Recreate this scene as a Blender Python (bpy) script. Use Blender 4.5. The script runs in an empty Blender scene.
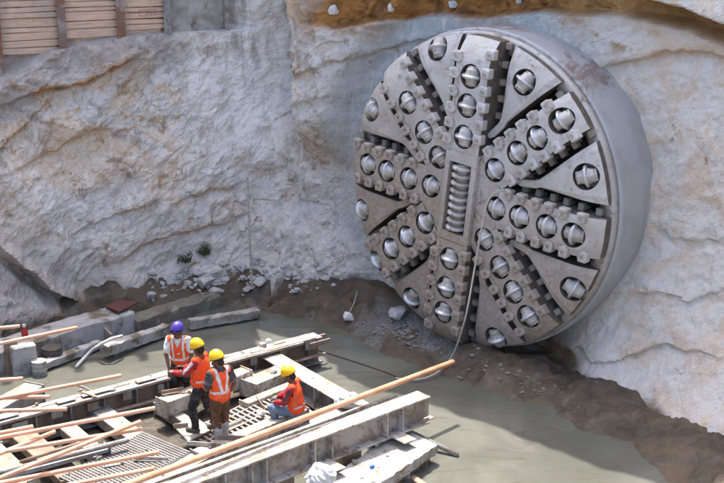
import bpy, bmesh, math, random
import numpy as np
from mathutils import Vector, Matrix, Euler
R = math.radians
random.seed(7)
scene = bpy.context.scene
COL = scene.collection

# ------------------------------------------------------------------ camera
CAM_H, PITCH, FPX = 9.2, 16.0, 1150.0          # focal length in pixels of a 724 px wide picture
cd = bpy.data.cameras.new('camera'); cam = bpy.data.objects.new('camera', cd); COL.objects.link(cam)
cam.location = (0, 0, CAM_H); cam.rotation_euler = (R(90 - PITCH), 0, 0)
cd.sensor_width = 36; cd.lens = 36 * FPX / 724; cd.clip_start = .1; cd.clip_end = 2000
scene.camera = cam

# ------------------------------------------------------------------ light
SUN_EL = 67.0
SUN_AZ = Vector((-.22, .98))                    # horizontal direction towards the sun
SUN_AZ.normalize()
w = bpy.data.worlds.new('World'); scene.world = w; w.use_nodes = True
nt = w.node_tree; bg = nt.nodes['Background']
sky = nt.nodes.new('ShaderNodeTexSky'); sky.sky_type = 'NISHITA'; sky.sun_disc = False
sky.sun_elevation = R(SUN_EL); sky.sun_rotation = math.atan2(SUN_AZ.x, SUN_AZ.y)
sky.dust_density = 4.0; sky.ozone_density = .6; sky.air_density = .8
nt.links.new(sky.outputs[0], bg.inputs[0]); bg.inputs[1].default_value = .15
sl = bpy.data.lights.new('sun', 'SUN'); sun = bpy.data.objects.new('sun', sl); COL.objects.link(sun)
sl.energy = 2.4; sl.angle = R(.55); sl.color = (1, .955, .90)
S = Vector((SUN_AZ.x * math.cos(R(SUN_EL)), SUN_AZ.y * math.cos(R(SUN_EL)), math.sin(R(SUN_EL))))
sun.rotation_euler = S.to_track_quat('Z', 'Y').to_euler(); sun.location = (0, 10, 30)
scene.view_settings.view_transform = 'Standard'; scene.view_settings.look = 'None'
scene.view_settings.gamma = 1; scene.view_settings.use_curve_mapping = False
scene.view_settings.exposure = 2.08
scene.cycles.max_bounces = 5; scene.cycles.diffuse_bounces = 3; scene.cycles.glossy_bounces = 2

# ------------------------------------------------------------------ helpers
def ray(px, py):
    a = R(PITCH); x = (px - 362) / FPX; u = (241.5 - py) / FPX
    return Vector((x, math.cos(a) + u * math.sin(a), -math.sin(a) + u * math.cos(a)))
def at(px, py, z):                               # the point of height z seen at a pixel
    d = ray(px, py); return Vector((0, 0, CAM_H)) + d * ((z - CAM_H) / d.z)
def at_y(px, py, y):                             # the point at depth y seen at a pixel
    d = ray(px, py); return Vector((0, 0, CAM_H)) + d * (y / d.y)

def tag(o, label=None, cat=None, group=None, kind=None):
    if label: o['label'] = label
    if cat: o['category'] = cat
    if group: o['group'] = group
    if kind or label: o['kind'] = kind or 'thing'
    return o
def empty(name, loc, rot=(0, 0, 0)):
    o = bpy.data.objects.new(name, None); COL.objects.link(o); o.location = loc; o.rotation_euler = rot
    o.empty_display_size = .2; return o
def obj(name, bm, mat, parent=None, loc=(0, 0, 0), rot=(0, 0, 0), smooth=False):
    if isinstance(bm, bmesh.types.BMesh):
        me = bpy.data.meshes.new(name); bm.to_mesh(me); bm.free()
    else: me = bm
    for m in (mat if isinstance(mat, (list, tuple)) else [mat]):
        if m.name not in me.materials: me.materials.append(m)
    if smooth: me.polygons.foreach_set('use_smooth', [True] * len(me.polygons))
    o = bpy.data.objects.new(name, me); COL.objects.link(o); o.location = loc; o.rotation_euler = rot
    if parent: o.parent = parent
    return o
def copy_of(o, parent=None, loc=None, rot=None):
    c = o.copy(); COL.objects.link(c)
    if parent: c.parent = parent
    if loc is not None: c.location = loc
    if rot is not None: c.rotation_euler = rot
    return c
def box(bm, c, s, M=None, bev=0.0, seg=1):
    """box of size s about c, transformed by matrix M"""
    r = bmesh.ops.create_cube(bm, size=1)
    vs = r['verts']
    for v in vs: v.co = Vector((v.co.x * s[0] + c[0], v.co.y * s[1] + c[1], v.co.z * s[2] + c[2]))
    if bev:
        es = list({e for v in vs for e in v.link_edges})
        q = bmesh.ops.bevel(bm, geom=es, offset=bev, segments=seg, affect='EDGES', profile=.5)
        vs = list({v for f in q['faces'] for v in f.verts} | {v for v in vs if v.is_valid})
    if M is not None:
        for v in vs: v.co = M @ v.co
    return vs
def tube(bm, pts, r, n=8, caps=True):
    """round bar through pts; r number or list"""
    pts = [Vector(p) for p in pts]; m = len(pts); rs = r if isinstance(r, (list, tuple)) else [r] * m
    rings = []; up = None
    for i, p in enumerate(pts):
        t = (pts[min(i + 1, m - 1)] - pts[max(i - 1, 0)]).normalized()
        if up is None: up = Vector((0, 0, 1)) if abs(t.z) < .9 else Vector((1, 0, 0))
        a = t.cross(up)
        if a.length < 1e-5: a = t.orthogonal()
        a.normalize(); b = a.cross(t); up = b
        rings.append([bm.verts.new(p + (a * math.cos(k * 2 * math.pi / n) + b * math.sin(k * 2 * math.pi / n)) * rs[i]) for k in range(n)])
    for i in range(m - 1):
        for k in range(n):
            bm.faces.new((rings[i][k], rings[i][(k + 1) % n], rings[i + 1][(k + 1) % n], rings[i + 1][k]))
    if caps: bm.faces.new(rings[0][::-1]); bm.faces.new(rings[-1])
    return rings
def lathe(bm, prof, axis='Y', n=48, closed=False):
    """revolve (r, t) profile about an axis"""
    rings = []
    for r, t in prof:
        ring = []
        for k in range(n):
            a = 2 * math.pi * k / n; x, y = r * math.cos(a), r * math.sin(a)
            ring.append(bm.verts.new((x, t, y) if axis == 'Y' else ((x, y, t) if axis == 'Z' else (t, x, y))))
        rings.append(ring)
    m = len(rings)
    for i in range(m if closed else m - 1):
        a, b = rings[i], rings[(i + 1) % m]
        for k in range(n):
            bm.faces.new((a[k], a[(k + 1) % n], b[(k + 1) % n], b[k]))
    return rings
def frame(p0, p1, up=(0, 0, 1)):
    """matrix whose x axis runs p0 -> p1, origin p0"""
    x = (Vector(p1) - Vector(p0)).normalized(); y = Vector(up).cross(x).normalized(); z = x.cross(y)
    M = Matrix((x, y, z)).transposed().to_4x4(); M.translation = Vector(p0); return M
def recalc(bm): bmesh.ops.recalc_face_normals(bm, faces=bm.faces)
def sm(a, b, x): t = np.clip((x - a) / (b - a), 0, 1); return t * t * (3 - 2 * t)

# numpy value noise
def _h(i, j, k, s):
    n = (i.astype(np.int64) * 374761393 + j.astype(np.int64) * 668265263 + k.astype(np.int64) * 2147483647 + s * 974711) & 0x7fffffff
    n = ((n ^ (n >> 13)) * 1274126177) & 0x7fffffff
    n = ((n ^ (n >> 16)) * 668265263) & 0x7fffffff
    return (n & 0xffff) / 32767.5 - 1
def vnoise(x, y, z, s=0):
    xi, yi, zi = np.floor(x), np.floor(y), np.floor(z); fx, fy, fz = x - xi, y - yi, z - zi
    u, v, q = [f * f * f * (f * (f * 6 - 15) + 10) for f in (fx, fy, fz)]
    c = lambda a, b, d: _h(xi + a, yi + b, zi + d, s)
    L = lambda a, b, t: a + (b - a) * t
    return L(L(L(c(0,0,0), c(1,0,0), u), L(c(0,1,0), c(1,1,0), u), v), L(L(c(0,0,1), c(1,0,1), u), L(c(0,1,1), c(1,1,1), u), v), q)
def fbm(x, y, z, o=4, s=0, ridge=False):
    t = 0; a = 1; n = 0
    for i in range(o):
        v = vnoise(x * 2**i + 17.3 * i, y * 2**i + 5.1 * i, z * 2**i - 9.7 * i, s + i)
        t = t + a * ((1 - 2 * np.abs(v)) if ridge else v); n += a; a *= .5
    return t / n

def tri(x, y, s=0):
    """noise that is linear inside the triangles of a skewed grid: flat facets that meet in sharp edges"""
    k = (x + y) * .36602540; X, Y = x + k, y + k; i, j = np.floor(X), np.floor(Y); fx, fy = X - i, Y - j; o = np.zeros_like(i)
    up = fx > fy; a = _h(i, j, o, s); d = _h(i + 1, j + 1, o, s); m = np.where(up, _h(i + 1, j, o, s), _h(i, j + 1, o, s))
    return np.where(up, a + (m - a) * fx + (d - m) * fy, a + (m - a) * fy + (d - m) * fx)
def facets(x, y, o=4, s=0, gain=.5):
    t = 0; g = 1; n = 0
    for i in range(o):
        w_ = 1.9 ** i; an = .7 * i + .4; X, Y = math.cos(an) * x - math.sin(an) * y, math.sin(an) * x + math.cos(an) * y
        t = t + g * tri(X * w_ + 7.1 * i, Y * w_ - 3.3 * i, s + i); n += g; g *= gain
    return t / n

# ------------------------------------------------------------------ materials
class N:
    """small node-tree builder"""
    def __init__(s, name):
        s.m = bpy.data.materials.new(name); s.m.use_nodes = True; s.t = s.m.node_tree
        s.b = s.t.nodes['Principled BSDF']; s.co = s.t.nodes.new('ShaderNodeTexCoord').outputs['Object']
    def link(s, a, b): s.t.links.new(a, b)
    def new(s, k, **kw):
        n = s.t.nodes.new(k)
        for a, v in kw.items(): setattr(n, a, v)
        return n
    def inp(s, sock, v):
        if hasattr(v, 'is_output'): s.link(v, sock)
        elif isinstance(v, (tuple, list)) and len(v) == 3 and sock.type == 'RGBA': sock.default_value = (*v, 1)
        else: sock.default_value = v
    def noise(s, scale, detail=6, rough=.6, dist=0, vec=None):
        n = s.new('ShaderNodeTexNoise'); n.inputs['Scale'].default_value = scale; n.inputs['Detail'].default_value = min(detail, 5)
        n.inputs['Roughness'].default_value = rough; n.inputs['Distortion'].default_value = dist
        s.link(vec or s.co, n.inputs['Vector']); return n.outputs['Fac']
    def vor(s, scale, feature='F1', vec=None):
        n = s.new('ShaderNodeTexVoronoi', feature=feature); n.inputs['Scale'].default_value = scale
        s.link(vec or s.co, n.inputs['Vector']); return n.outputs['Distance']
    def wave(s, scale, direction='X', dist=0, vec=None):
        n = s.new('ShaderNodeTexWave', bands_direction=direction); n.inputs['Scale'].default_value = scale
        n.inputs['Distortion'].default_value = dist; s.link(vec or s.co, n.inputs['Vector']); return n.outputs['Fac']
    def ramp(s, fac, a, b, va=0., vb=1.):
        n = s.new('ShaderNodeMapRange', interpolation_type='SMOOTHSTEP')
        s.link(fac, n.inputs[0]); n.inputs[1].default_value = a; n.inputs[2].default_value = b
        n.inputs[3].default_value = va; n.inputs[4].default_value = vb; return n.outputs[0]
    def mix(s, fac, a, b, mode='MIX'):
        n = s.new('ShaderNodeMix', data_type='RGBA', blend_type=mode)
        s.inp(n.inputs[0], fac); s.inp(n.inputs[6], a); s.inp(n.inputs[7], b); return n.outputs[2]
    def math(s, op, a, b=0.):
        n = s.new('ShaderNodeMath', operation=op); s.inp(n.inputs[0], a); s.inp(n.inputs[1], b); return n.outputs[0]
    def attr(s, name): return s.new('ShaderNodeAttribute', attribute_name=name).outputs['Fac']
    def pos(s, scale=(1, 1, 1), rot=(0, 0, 0)):
        n = s.new('ShaderNodeMapping'); n.inputs['Scale'].default_value = scale; n.inputs['Rotation'].default_value = rot
        s.link(s.co, n.inputs[0]); return n.outputs[0]
    def bump(s, h, strength=.3, dist=.02, prev=None):
        n = s.new('ShaderNodeBump'); n.inputs['Strength'].default_value = strength; n.inputs['Distance'].default_value = dist
        s.link(h, n.inputs['Height'])
        if prev: s.link(prev, n.inputs['Normal'])
        return n.outputs[0]
    def done(s, color, rough=.8, normal=None, metal=0., spec=.4):
        s.inp(s.b.inputs['Base Color'], color); s.inp(s.b.inputs['Roughness'], rough); s.inp(s.b.inputs['Metallic'], metal)
        s.b.inputs['Specular IOR Level'].default_value = spec
        if normal: s.link(normal, s.b.inputs['Normal'])
        return s.m

def simple(name, c1, c2, scale=6, rough=.75, bump=.2, bscale=40, c3=None, t3=(.6, .72), s3=3, metal=0., spec=.35, bdist=.01):
    n = N(name); c = n.mix(n.ramp(n.noise(scale), .32, .68), c1, c2)
    if c3: c = n.mix(n.ramp(n.noise(s3, 8, .65, .4), *t3), c, c3)
    return n.done(c, rough, n.bump(n.noise(bscale, 5), bump, bdist) if bump else None, metal, spec)

def rock_material():
    n = N('rock')
    st = n.noise(2.2, 5, .7, .3, n.pos((3, 3, .4)))                        # water and grout have run down the face
    zz_ = n.new('ShaderNodeSeparateXYZ'); n.link(n.co, zz_.inputs[0]); up_ = n.ramp(zz_.outputs[2], 1.2, 4.6, .25, 1.)
    c = n.mix(n.math('MULTIPLY', up_, n.ramp(n.noise(.5, 5, .62, .8), .42, .6)), (.575, .575, .575), (.62, .51, .40))
    c = n.mix(n.math('MULTIPLY', n.ramp(n.noise(1.0, 5, .72, 1.4), .50, .64), n.math('ADD', .35, n.math('MULTIPLY', up_, .5))), c, (.345, .31, .29))
    c = n.mix(n.math('MULTIPLY', n.ramp(n.noise(1.7, 5, .75, 2.), .54, .64), .8), c, (.70, .68, .655))
    c = n.mix(n.math('MULTIPLY', n.ramp(n.noise(1.35, 5, .75, 1.), .565, .64), .7), c, (.225, .175, .115))
    c = n.mix(n.math('MULTIPLY', n.ramp(st, .50, .68), .6), c, (.68, .665, .65))
    c = n.mix(n.math('MULTIPLY', n.ramp(n.noise(2.7, 5, .72, 1.2), .54, .64), n.math('MULTIPLY', up_, .85)), c, (.50, .35, .20))
    c = n.mix(n.math('MULTIPLY', n.attr('pale'), .82), c, n.mix(n.ramp(n.noise(1.1, 5, .7, 1.4), .43, .62), (.62, .605, .585), (.60, .495, .40)))
    sm_ = n.mix(n.ramp(n.noise(1.6, 5, .7, 1.), .42, .6), (.375, .42, .44), (.49, .515, .52))
    sm_ = n.mix(n.math('MULTIPLY', n.ramp(n.noise(3.4, 5, .75, 1.6), .55, .68), .6), sm_, (.33, .325, .30))
    sm_ = n.mix(n.math('MULTIPLY', n.ramp(st, .52, .7), .7), sm_, (.62, .61, .595))
    c = n.mix(n.attr('smooth'), c, sm_)
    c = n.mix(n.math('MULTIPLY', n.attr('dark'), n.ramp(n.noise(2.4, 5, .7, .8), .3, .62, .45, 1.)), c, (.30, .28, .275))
    c = n.mix(n.math('MULTIPLY', n.attr('crack'), n.ramp(n.noise(2., 5), .45, .62)), c, (.30, .19, .09))
    c = n.mix(n.math('MULTIPLY', n.attr('ochre'), n.ramp(n.noise(1.7, 5, .6, .5), .1, .42)), c, n.mix(n.attr('pale'), n.mix(n.ramp(n.noise(2.2, 5, .65, .8), .40, .62), (.42, .215, .07), (.20, .10, .04)), (.42, .27, .13)))
    c = n.mix(n.attr('brown'), c, n.mix(n.ramp(n.noise(3, 5, .7, .6), .4, .65), (.17, .118, .07), (.085, .065, .045)))
    c = n.mix(n.math('MULTIPLY', n.attr('chalk'), n.ramp(n.noise(1.3, 5, .7, .8, n.pos((2, 2, .5))), .3, .58)), c, (.70, .69, .68))
    c = n.mix(1., c, (1.03, .99, .935), 'MULTIPLY')
    # hairline fractures
    v1 = n.new('ShaderNodeTexVoronoi', feature='DISTANCE_TO_EDGE'); v1.inputs['Scale'].default_value = 1.0
    wp = n.new('ShaderNodeMix', data_type='VECTOR'); wp.inputs[0].default_value = .30; n.link(n.pos((1, 1, 1.7), (.5, .6, 0)), wp.inputs[4])
    nz_ = n.new('ShaderNodeTexNoise'); nz_.inputs['Scale'].default_value = 1.6; nz_.inputs['Detail'].default_value = 4; n.link(n.co, nz_.inputs['Vector']); n.link(nz_.outputs['Color'], wp.inputs[5]); n.link(wp.outputs[1], v1.inputs['Vector'])
    hair = n.math('MULTIPLY', n.ramp(v1.outputs['Distance'], .0, .014, 1., 0.), n.ramp(n.noise(.8, 4), .5, .6))
    c = n.mix(n.math('MULTIPLY', hair, .35), c, (.17, .13, .095))
    nb = n.bump(n.noise(2.6, 5, .65, .8), .45, .09)
    nb = n.bump(n.noise(8, 5, .75, .6), .85, .05, nb)
    nb = n.bump(n.noise(30, 4, .7), .4, .014, nb)
    return n.done(c, .88, nb, 0, .2)

def mud_material():
    n = N('mud')
    wet = n.ramp(n.noise(.9, 6, .6, .5), .42, .62)
    c = n.mix(n.ramp(n.noise(2.4, 9, .7, .8), .36, .66), (.088, .064, .040), (.046, .036, .025))
    c = n.mix(n.math('MULTIPLY', n.ramp(n.noise(.75, 5, .7, .8), .46, .62), .8), c, (.118, .086, .054)); c = n.mix(n.math('MULTIPLY', n.ramp(n.noise(1.3, 5, .7, 1.1), .54, .68), .7), c, (.15, .138, .118))
    c = n.mix(n.attr('deep'), c, n.mix(n.ramp(n.noise(6, 5), .4, .6), (.034, .027, .02), (.06, .048, .034)))  # deep shade under the platform painted as darker mud
    c = n.mix(n.math('MULTIPLY', n.ramp(n.noise(14, 6, .7), .6, .74), .6), c, (.17, .15, .12))
    c = n.mix(n.attr('grey'), c, n.mix(n.ramp(n.noise(18, 4, .7), .4, .6), (.20, .20, .195), (.085, .08, .07)))
    nb = n.bump(n.noise(5, 10, .7, .3), .8, .06); nb = n.bump(n.noise(38, 6, .7), .6, .015, nb)
    return n.done(c, n.math('SUBTRACT', .82, n.math('MULTIPLY', wet, .35)), nb, 0, .4)

def water_material():
    n = N('muddy_water')
    c = n.mix(n.ramp(n.noise(.42, 6, .6, 1.2), .35, .68), (.092, .094, .077), (.135, .136, .115))
    c = n.mix(n.math('MULTIPLY', n.ramp(n.noise(1.1, 9, .68, 2.2, n.pos((.5, 1.6, 1))), .52, .7), .75), c, (.078, .068, .048))
    c = n.mix(n.math('MULTIPLY', n.ramp(n.noise(9, 6, .7, .4), .66, .74), .6), c, (.045, .038, .028))
    rg = n.ramp(n.noise(.8, 5, .6, 1.), .35, .7, .05, .26)
    nb = n.bump(n.noise(3.2, 6, .6, .8), .10, .03); nb = n.bump(n.noise(22, 4, .6), .05, .008, nb)
    return n.done(c, rg, nb, 0, .45)

M_ROCK, M_MUD, M_WATER = rock_material(), mud_material(), water_material()
def steel_tbm(name, hatch=False):
    n = N(name); g = n.new('ShaderNodeNewGeometry').outputs['Position']
    c = n.mix(n.ramp(n.noise(1.1, 7, .62, .5), .36, .64), (.43, .435, .445), (.37, .355, .34))
    c = n.mix(n.math('MULTIPLY', n.ramp(n.noise(5, 9, .7, .5), .5, .7), .6), c, (.25, .20, .155))
    oi = n.new('ShaderNodeObjectInfo').outputs['Random']; c = n.mix(1., c, n.mix(oi, (.86, .84, .82), (1.1, 1.1, 1.1)), 'MULTIPLY')
    c = n.mix(n.math('MULTIPLY', n.ramp(n.noise(13, 8, .7, .4), .58, .72), .7), c, (.46, .44, .415))
    # the lower half is caked with brown dust up to an uneven line, the top is polished bare
    z = n.new('ShaderNodeSeparateXYZ'); n.link(g, z.inputs[0])
    zz = n.math('ADD', z.outputs[2], n.math('MULTIPLY', n.math('SUBTRACT', n.noise(.7, 6, .65, .4, g), .5), 4.))
    zx = n.math('SUBTRACT', zz, n.math('MULTIPLY', n.math('SUBTRACT', z.outputs[0], 2.), -.55))
    c = n.mix(n.math('MULTIPLY', n.ramp(zx, 2.4, 5.6, 1., 0.), .85), c, n.mix(n.ramp(n.noise(8, 8, .7), .35, .65), (.30, .25, .205), (.20, .165, .135)))
    c = n.mix(1., c, (1.30, 1.26, 1.21), 'MULTIPLY')
    c = n.mix(n.math('MULTIPLY', n.ramp(n.noise(7, 5, .75, 1.5, n.pos((1, 1, 3.2), (0, .6, 0))), .56, .64), .5), c, (.52, .51, .49))
    c = n.mix(n.math('MULTIPLY', n.ramp(n.noise(3.1, 5, .78, .8), .56, .66), .75), c, (.15, .115, .085))
    nb = n.bump(n.noise(24, 8, .7), .4, .014); nb = n.bump(n.noise(4, 6, .6), .3, .04, nb)
    if hatch:
        p = n.pos((1, 0, 1), (0, R(40), 0)); h = n.math('MAXIMUM', n.ramp(n.wave(2.6, 'X', .6, p), .86, 1.), n.ramp(n.wave(2.6, 'Z', .6, p), .86, 1.))
        h = n.math('MULTIPLY', h, n.ramp(n.noise(.8, 4, .6, .3, g), .42, .6)); nb = n.bump(h, .16, .008, nb); c = n.mix(n.math('MULTIPLY', h, .22), c, (.50, .48, .46))
    return n.done(c, n.ramp(n.noise(6, 6), .3, .7, .48, .72), nb, .15, .45)
M_STEEL, M_HATCH = steel_tbm('dusty_steel'), steel_tbm('hardfaced_steel', True)
M_INNER = simple('shaded_inner_steel', (.15, .12, .095), (.085, .07, .058), 6, .85, .4, 22, (.25, .22, .185), (.58, .72), 5)  # grimy brown darkened to stand for the shade inside the slots
M_RING = simple('worn_ring_steel', (.58, .585, .60), (.46, .455, .45), 8, .34, .1, 50, (.33, .27, .21), (.58, .7), 7, .45, .5)
M_RINGSTEEL = simple('ring_steel', (.40, .395, .385), (.31, .285, .26), 7, .6, .25, 50, (.22, .18, .14), (.55, .7), 9, .35, .5)
def cutter_material():
    n = N('cutter_steel'); oi = n.new('ShaderNodeObjectInfo').outputs['Random']
    c = n.mix(n.ramp(n.noise(9, 5, .7), .36, .64), (.47, .465, .455), (.36, .33, .30)); c = n.mix(n.math('MULTIPLY', n.ramp(n.noise(4, 5, .7, .6), .5, .66), .7), c, (.26, .205, .155))
    c = n.mix(1., c, n.mix(oi, (.9, .86, .81), (1.3, 1.3, 1.3)), 'MULTIPLY')
    return n.done(c, .55, n.bump(n.noise(26, 5, .7), .5, .014), .3, .45)
M_CUTTER = cutter_material()
M_DARK = simple('dark_interior_steel', (.06, .055, .05), (.10, .085, .07), 5, .8, .2)
def shield_material():
    n = N('shield_steel'); zs_ = n.new('ShaderNodeSeparateXYZ'); n.link(n.co, zs_.inputs[0]); zr = n.ramp(zs_.outputs[2], 1.7, 2.5); p = n.pos((1.1, .8, 1.1))
    c = n.mix(n.ramp(n.noise(1.6, 8, .65, .5), .36, .66), (.42, .432, .445), (.36, .362, .362))
    c = n.mix(n.math('MULTIPLY', n.ramp(n.noise(3.5, 9, .7, .6), .5, .68), .5), c, (.46, .45, .435))
    c = n.mix(n.math('MULTIPLY', n.math('MULTIPLY', zr, n.ramp(n.noise(1.5, 9, .7, 1.2, p), .48, .62)), .75), c, (.22, .14, .11))
    nb = n.bump(n.noise(3, 8, .6), .25, .03); nb = n.bump(n.noise(40, 5), .15, .006, nb)
    return n.done(c, .55, nb, .15, .4)
M_SHIELD = shield_material()
def site_steel(name, c1, c2, rust=.6):
    n = N(name)
    c = n.mix(n.ramp(n.noise(2.2, 8, .65, .6), .36, .64), c1, c2)
    c = n.mix(n.math('MULTIPLY', n.ramp(n.noise(4.5, 9, .72, .8), .50, .62), rust), c, (.20, .12, .07))
    c = n.mix(n.math('MULTIPLY', n.ramp(n.noise(1.1, 8, .72, .8), .52, .68), .6), c, (.19, .155, .115))
    c = n.mix(n.math('MULTIPLY', n.ramp(n.noise(11, 8, .7), .54, .68), .75), c, (.12, .105, .09))
    return n.done(c, .7, n.bump(n.noise(30, 8, .7), .4, .012), 0, .35)
M_PALE = site_steel('pale_site_steel', (.47, .44, .40), (.30, .26, .21), .9)
M_GREY = site_steel('grey_site_steel', (.30, .295, .29), (.20, .185, .17), .7)
M_RUSTY = site_steel('rusty_site_steel', (.27, .20, .15), (.17, .12, .085), .7)
M_GRATE = simple('grating_steel', (.15, .145, .14), (.10, .09, .08), 3, .65, .2, 40, (.17, .12, .08), (.6, .7))
def bar_material():
    n = N('rusty_bar_steel')
    c = n.mix(n.ramp(n.noise(3, 6), .35, .65), (.62, .35, .225), (.50, .245, .14))
    c = n.mix(n.math('MULTIPLY', n.ramp(n.noise(16, 7, .7), .6, .72), .5), c, (.30, .17, .10))
    return n.done(c, .45, n.bump(n.noise(60, 4), .2, .004), 0, .5)
M_BAR = bar_material()
M_CONC = simple('rough_concrete', (.40, .38, .35), (.25, .23, .20), 3.5, .9, .6, 22, (.17, .14, .105), (.54, .68), 3.2, 0, .25, .03)
M_KERB = simple('dirty_concrete', (.40, .395, .39), (.29, .28, .265), 2, .9, .5, 24, (.15, .125, .09), (.5, .64), 1.8, 0, .25, .02)
M_PLATE = simple('red_brown_plate', (.13, .045, .035), (.085, .035, .028), 8, .75, .2)
def timber_material():
    n = N('lagging_timber')
    g = n.noise(3, 9, .7, .6, n.pos((.6, .6, 9)))
    c = n.mix(n.ramp(g, .34, .68), (.70, .50, .36), (.50, .34, .235))
    c = n.mix(n.math('MULTIPLY', n.ramp(n.noise(1.2, 7, .65, .8), .5, .7), .6), c, (.36, .30, .26))
    c = n.mix(n.math('MULTIPLY', n.ramp(n.noise(2.4, 7, .7, .8), .62, .72), .6), c, (.46, .27, .13))
    return n.done(c, .9, n.bump(g, .4, .012), 0, .2)
M_TIMBER = timber_material()
M_PILE = simple('rusty_pile_steel', (.22, .085, .04), (.21, .15, .12), 2, .85, .5, 30, (.33, .29, .26), (.52, .66), 2.5)
M_SKIN = simple('skin', (.135, .07, .042), (.115, .058, .034), 12, .5, .1, 80, spec=.4)
M_HAIR = simple('black_hair', (.012, .011, .01), (.02, .017, .015), 30, .6, .4, 90)
def cloth(name, c1, c2, scale=9, rough=.85):
    n = N(name); f = n.noise(7, 6, .6, 1.2)
    cc = n.mix(n.ramp(n.noise(scale), .35, .7), c1, c2); cc = n.mix(n.math('MULTIPLY', n.ramp(n.noise(5, 5, .75, .6), .52, .68), .42), cc, (.30, .25, .20))
    return n.done(cc, rough, n.bump(f, .5, .02), 0, .2)
M_VEST = cloth('orange_vest_fabric', (.86, .10, .022), (.74, .085, .02))
M_STRIPE = cloth('silver_reflective_tape', (.66, .66, .65), (.56, .56, .55), 12, .45)
M_WHITE = cloth('white_cloth', (.70, .70, .69), (.58, .58, .57))
M_RED = cloth('red_cloth', (.38, .03, .035), (.29, .022, .03))
M_BLACK = cloth('black_cloth', (.022, .022, .024), (.05, .048, .046))
M_CHAR = cloth('charcoal_cloth', (.045, .045, .05), (.07, .068, .07))
M_BROWN = cloth('brown_cloth', (.125, .058, .03), (.085, .042, .024))
M_JEANS = cloth('blue_denim', (.15, .215, .30), (.10, .15, .22))
M_BOOT = simple('grey_rubber_boot', (.42, .41, .39), (.30, .285, .265), 9, .6, .2)
M_BOOTD = simple('dark_leather_boot', (.05, .045, .04), (.12, .105, .09), 9, .7, .3)
M_YEL = simple('yellow_helmet_shell', (.80, .49, .015), (.74, .44, .012), 5, .4, .06, 30, (.42, .31, .10), (.54, .68), 16)
M_PUR = simple('purple_helmet_shell', (.085, .055, .40), (.075, .05, .34), 5, .4, .06, 30, (.16, .13, .24), (.56, .7), 16)
M_EYE = simple('eye', (.5, .48, .46), (.45, .43, .4), 5, .3, 0)
M_HOSE = simple('pale_rope', (.46, .43, .37), (.35, .32, .27), 30, .8, .4, 90)
M_PLASTIC = simple('white_plastic', (.66, .65, .63), (.52, .50, .47), 7, .5, .3, 20)
M_BLUE = simple('blue_plastic', (.02, .10, .34), (.02, .08, .26), 9, .45, .05)
M_REDPL = simple('red_plastic', (.42, .03, .03), (.30, .02, .02), 9, .4, .05)
M_LEAF = simple('leaf', (.045, .065, .02), (.07, .08, .03), 9, .7, .1)
M_RUBBLE = simple('rubble_stone', (.53, .52, .505), (.40, .385, .365), 3, .9, .6, 14, (.22, .18, .14), (.55, .7), 4, 0, .25, .03)
M_STEN = simple('red_stencil_paint', (.45, .20, .15), (.40, .19, .14), 20, .8, 0)
M_WEB = site_steel('stained_web_steel', (.36, .32, .28), (.22, .17, .13), .7)
M_MUDDY = simple('mud_smeared_concrete', (.20, .18, .15), (.13, .108, .08), 2.2, .85, .6, 18, (.33, .31, .285), (.56, .68), 3, 0, .3, .03)
def dirty_material():
    n = N('dirty_painted_steel')
    c = n.mix(n.ramp(n.noise(2.0, 5, .7, .8), .36, .6), (.52, .49, .44), (.33, .285, .22))
    c = n.mix(n.math('MULTIPLY', n.ramp(n.noise(3.3, 5, .75, 1.2), .48, .62), .75), c, (.30, .23, .10))
    c = n.mix(n.math('MULTIPLY', n.ramp(n.noise(1.5, 5, .75, .8), .50, .62), .8), c, (.15, .12, .09))
    c = n.mix(n.math('MULTIPLY', n.ramp(n.noise(10, 5, .75), .52, .64), .7), c, (.11, .085, .065))
    return n.done(c, .8, n.bump(n.noise(20, 5, .75), .6, .02), 0, .3)
M_DIRTY = dirty_material()
M_SLOT = simple('slot_tooth_steel', (.30, .265, .225), (.20, .17, .14), 8, .75, .4, 24, (.10, .085, .07), (.56, .68), 6)
M_CHIP = simple('muddy_stone_chip', (.26, .255, .245), (.16, .14, .115), 6, .9, .5, 20, (.10, .08, .06), (.5, .66), 5)
# ================================================================== rock face, ground, water
PLAN = [(-9.9, 4), (-9.8, 12), (-9.7, 19), (-9.5, 23.3), (-8.2, 25.1), (-5.8, 26.9), (-2.6, 27.95), (-1.5, 27.85), (-.2, 26.7), (1.2, 25.7),
        (3.1, 24.15), (5.5, 22.05), (6.95, 20.2), (8.2, 17.4), (9.2, 13), (9.9, 4)]
pl = np.array(PLAN, float)
for _ in range(2):                                # Chaikin corner cutting
    q = [pl[0]]
    for a, b in zip(pl[:-1], pl[1:]): q += [a * .75 + b * .25, a * .25 + b * .75]
    pl = np.array(q + [pl[-1]])
seg = np.hypot(*np.diff(pl, axis=0).T); cum = np.concatenate([[0], np.cumsum(seg)])
def plan(u): return np.stack([np.interp(u, cum, pl[:, 0]), np.interp(u, cum, pl[:, 1])], -1)
_dense = np.linspace(0, cum[-1], 4000); _dp = plan(_dense)
def u_of(x, y): return _dense[np.argmin((_dp[:, 0] - x)**2 + (_dp[:, 1] - y)**2)]
U0, U1 = u_of(-9.5, 22.5), u_of(8.2, 17.0); UC = u_of(-1.5, 27.7)      # visible span and the inner corner
TBM_C = Vector((2.017, 22.939, CAM_H - 5.612)); PHI = .7443; TH0 = -.1117
AX = np.array([math.sin(PHI), math.cos(PHI)]); RT = np.array([math.cos(PHI), -math.sin(PHI)])
UT = u_of(*(np.array([TBM_C.x, TBM_C.y]) + AX * 1.3))

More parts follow.
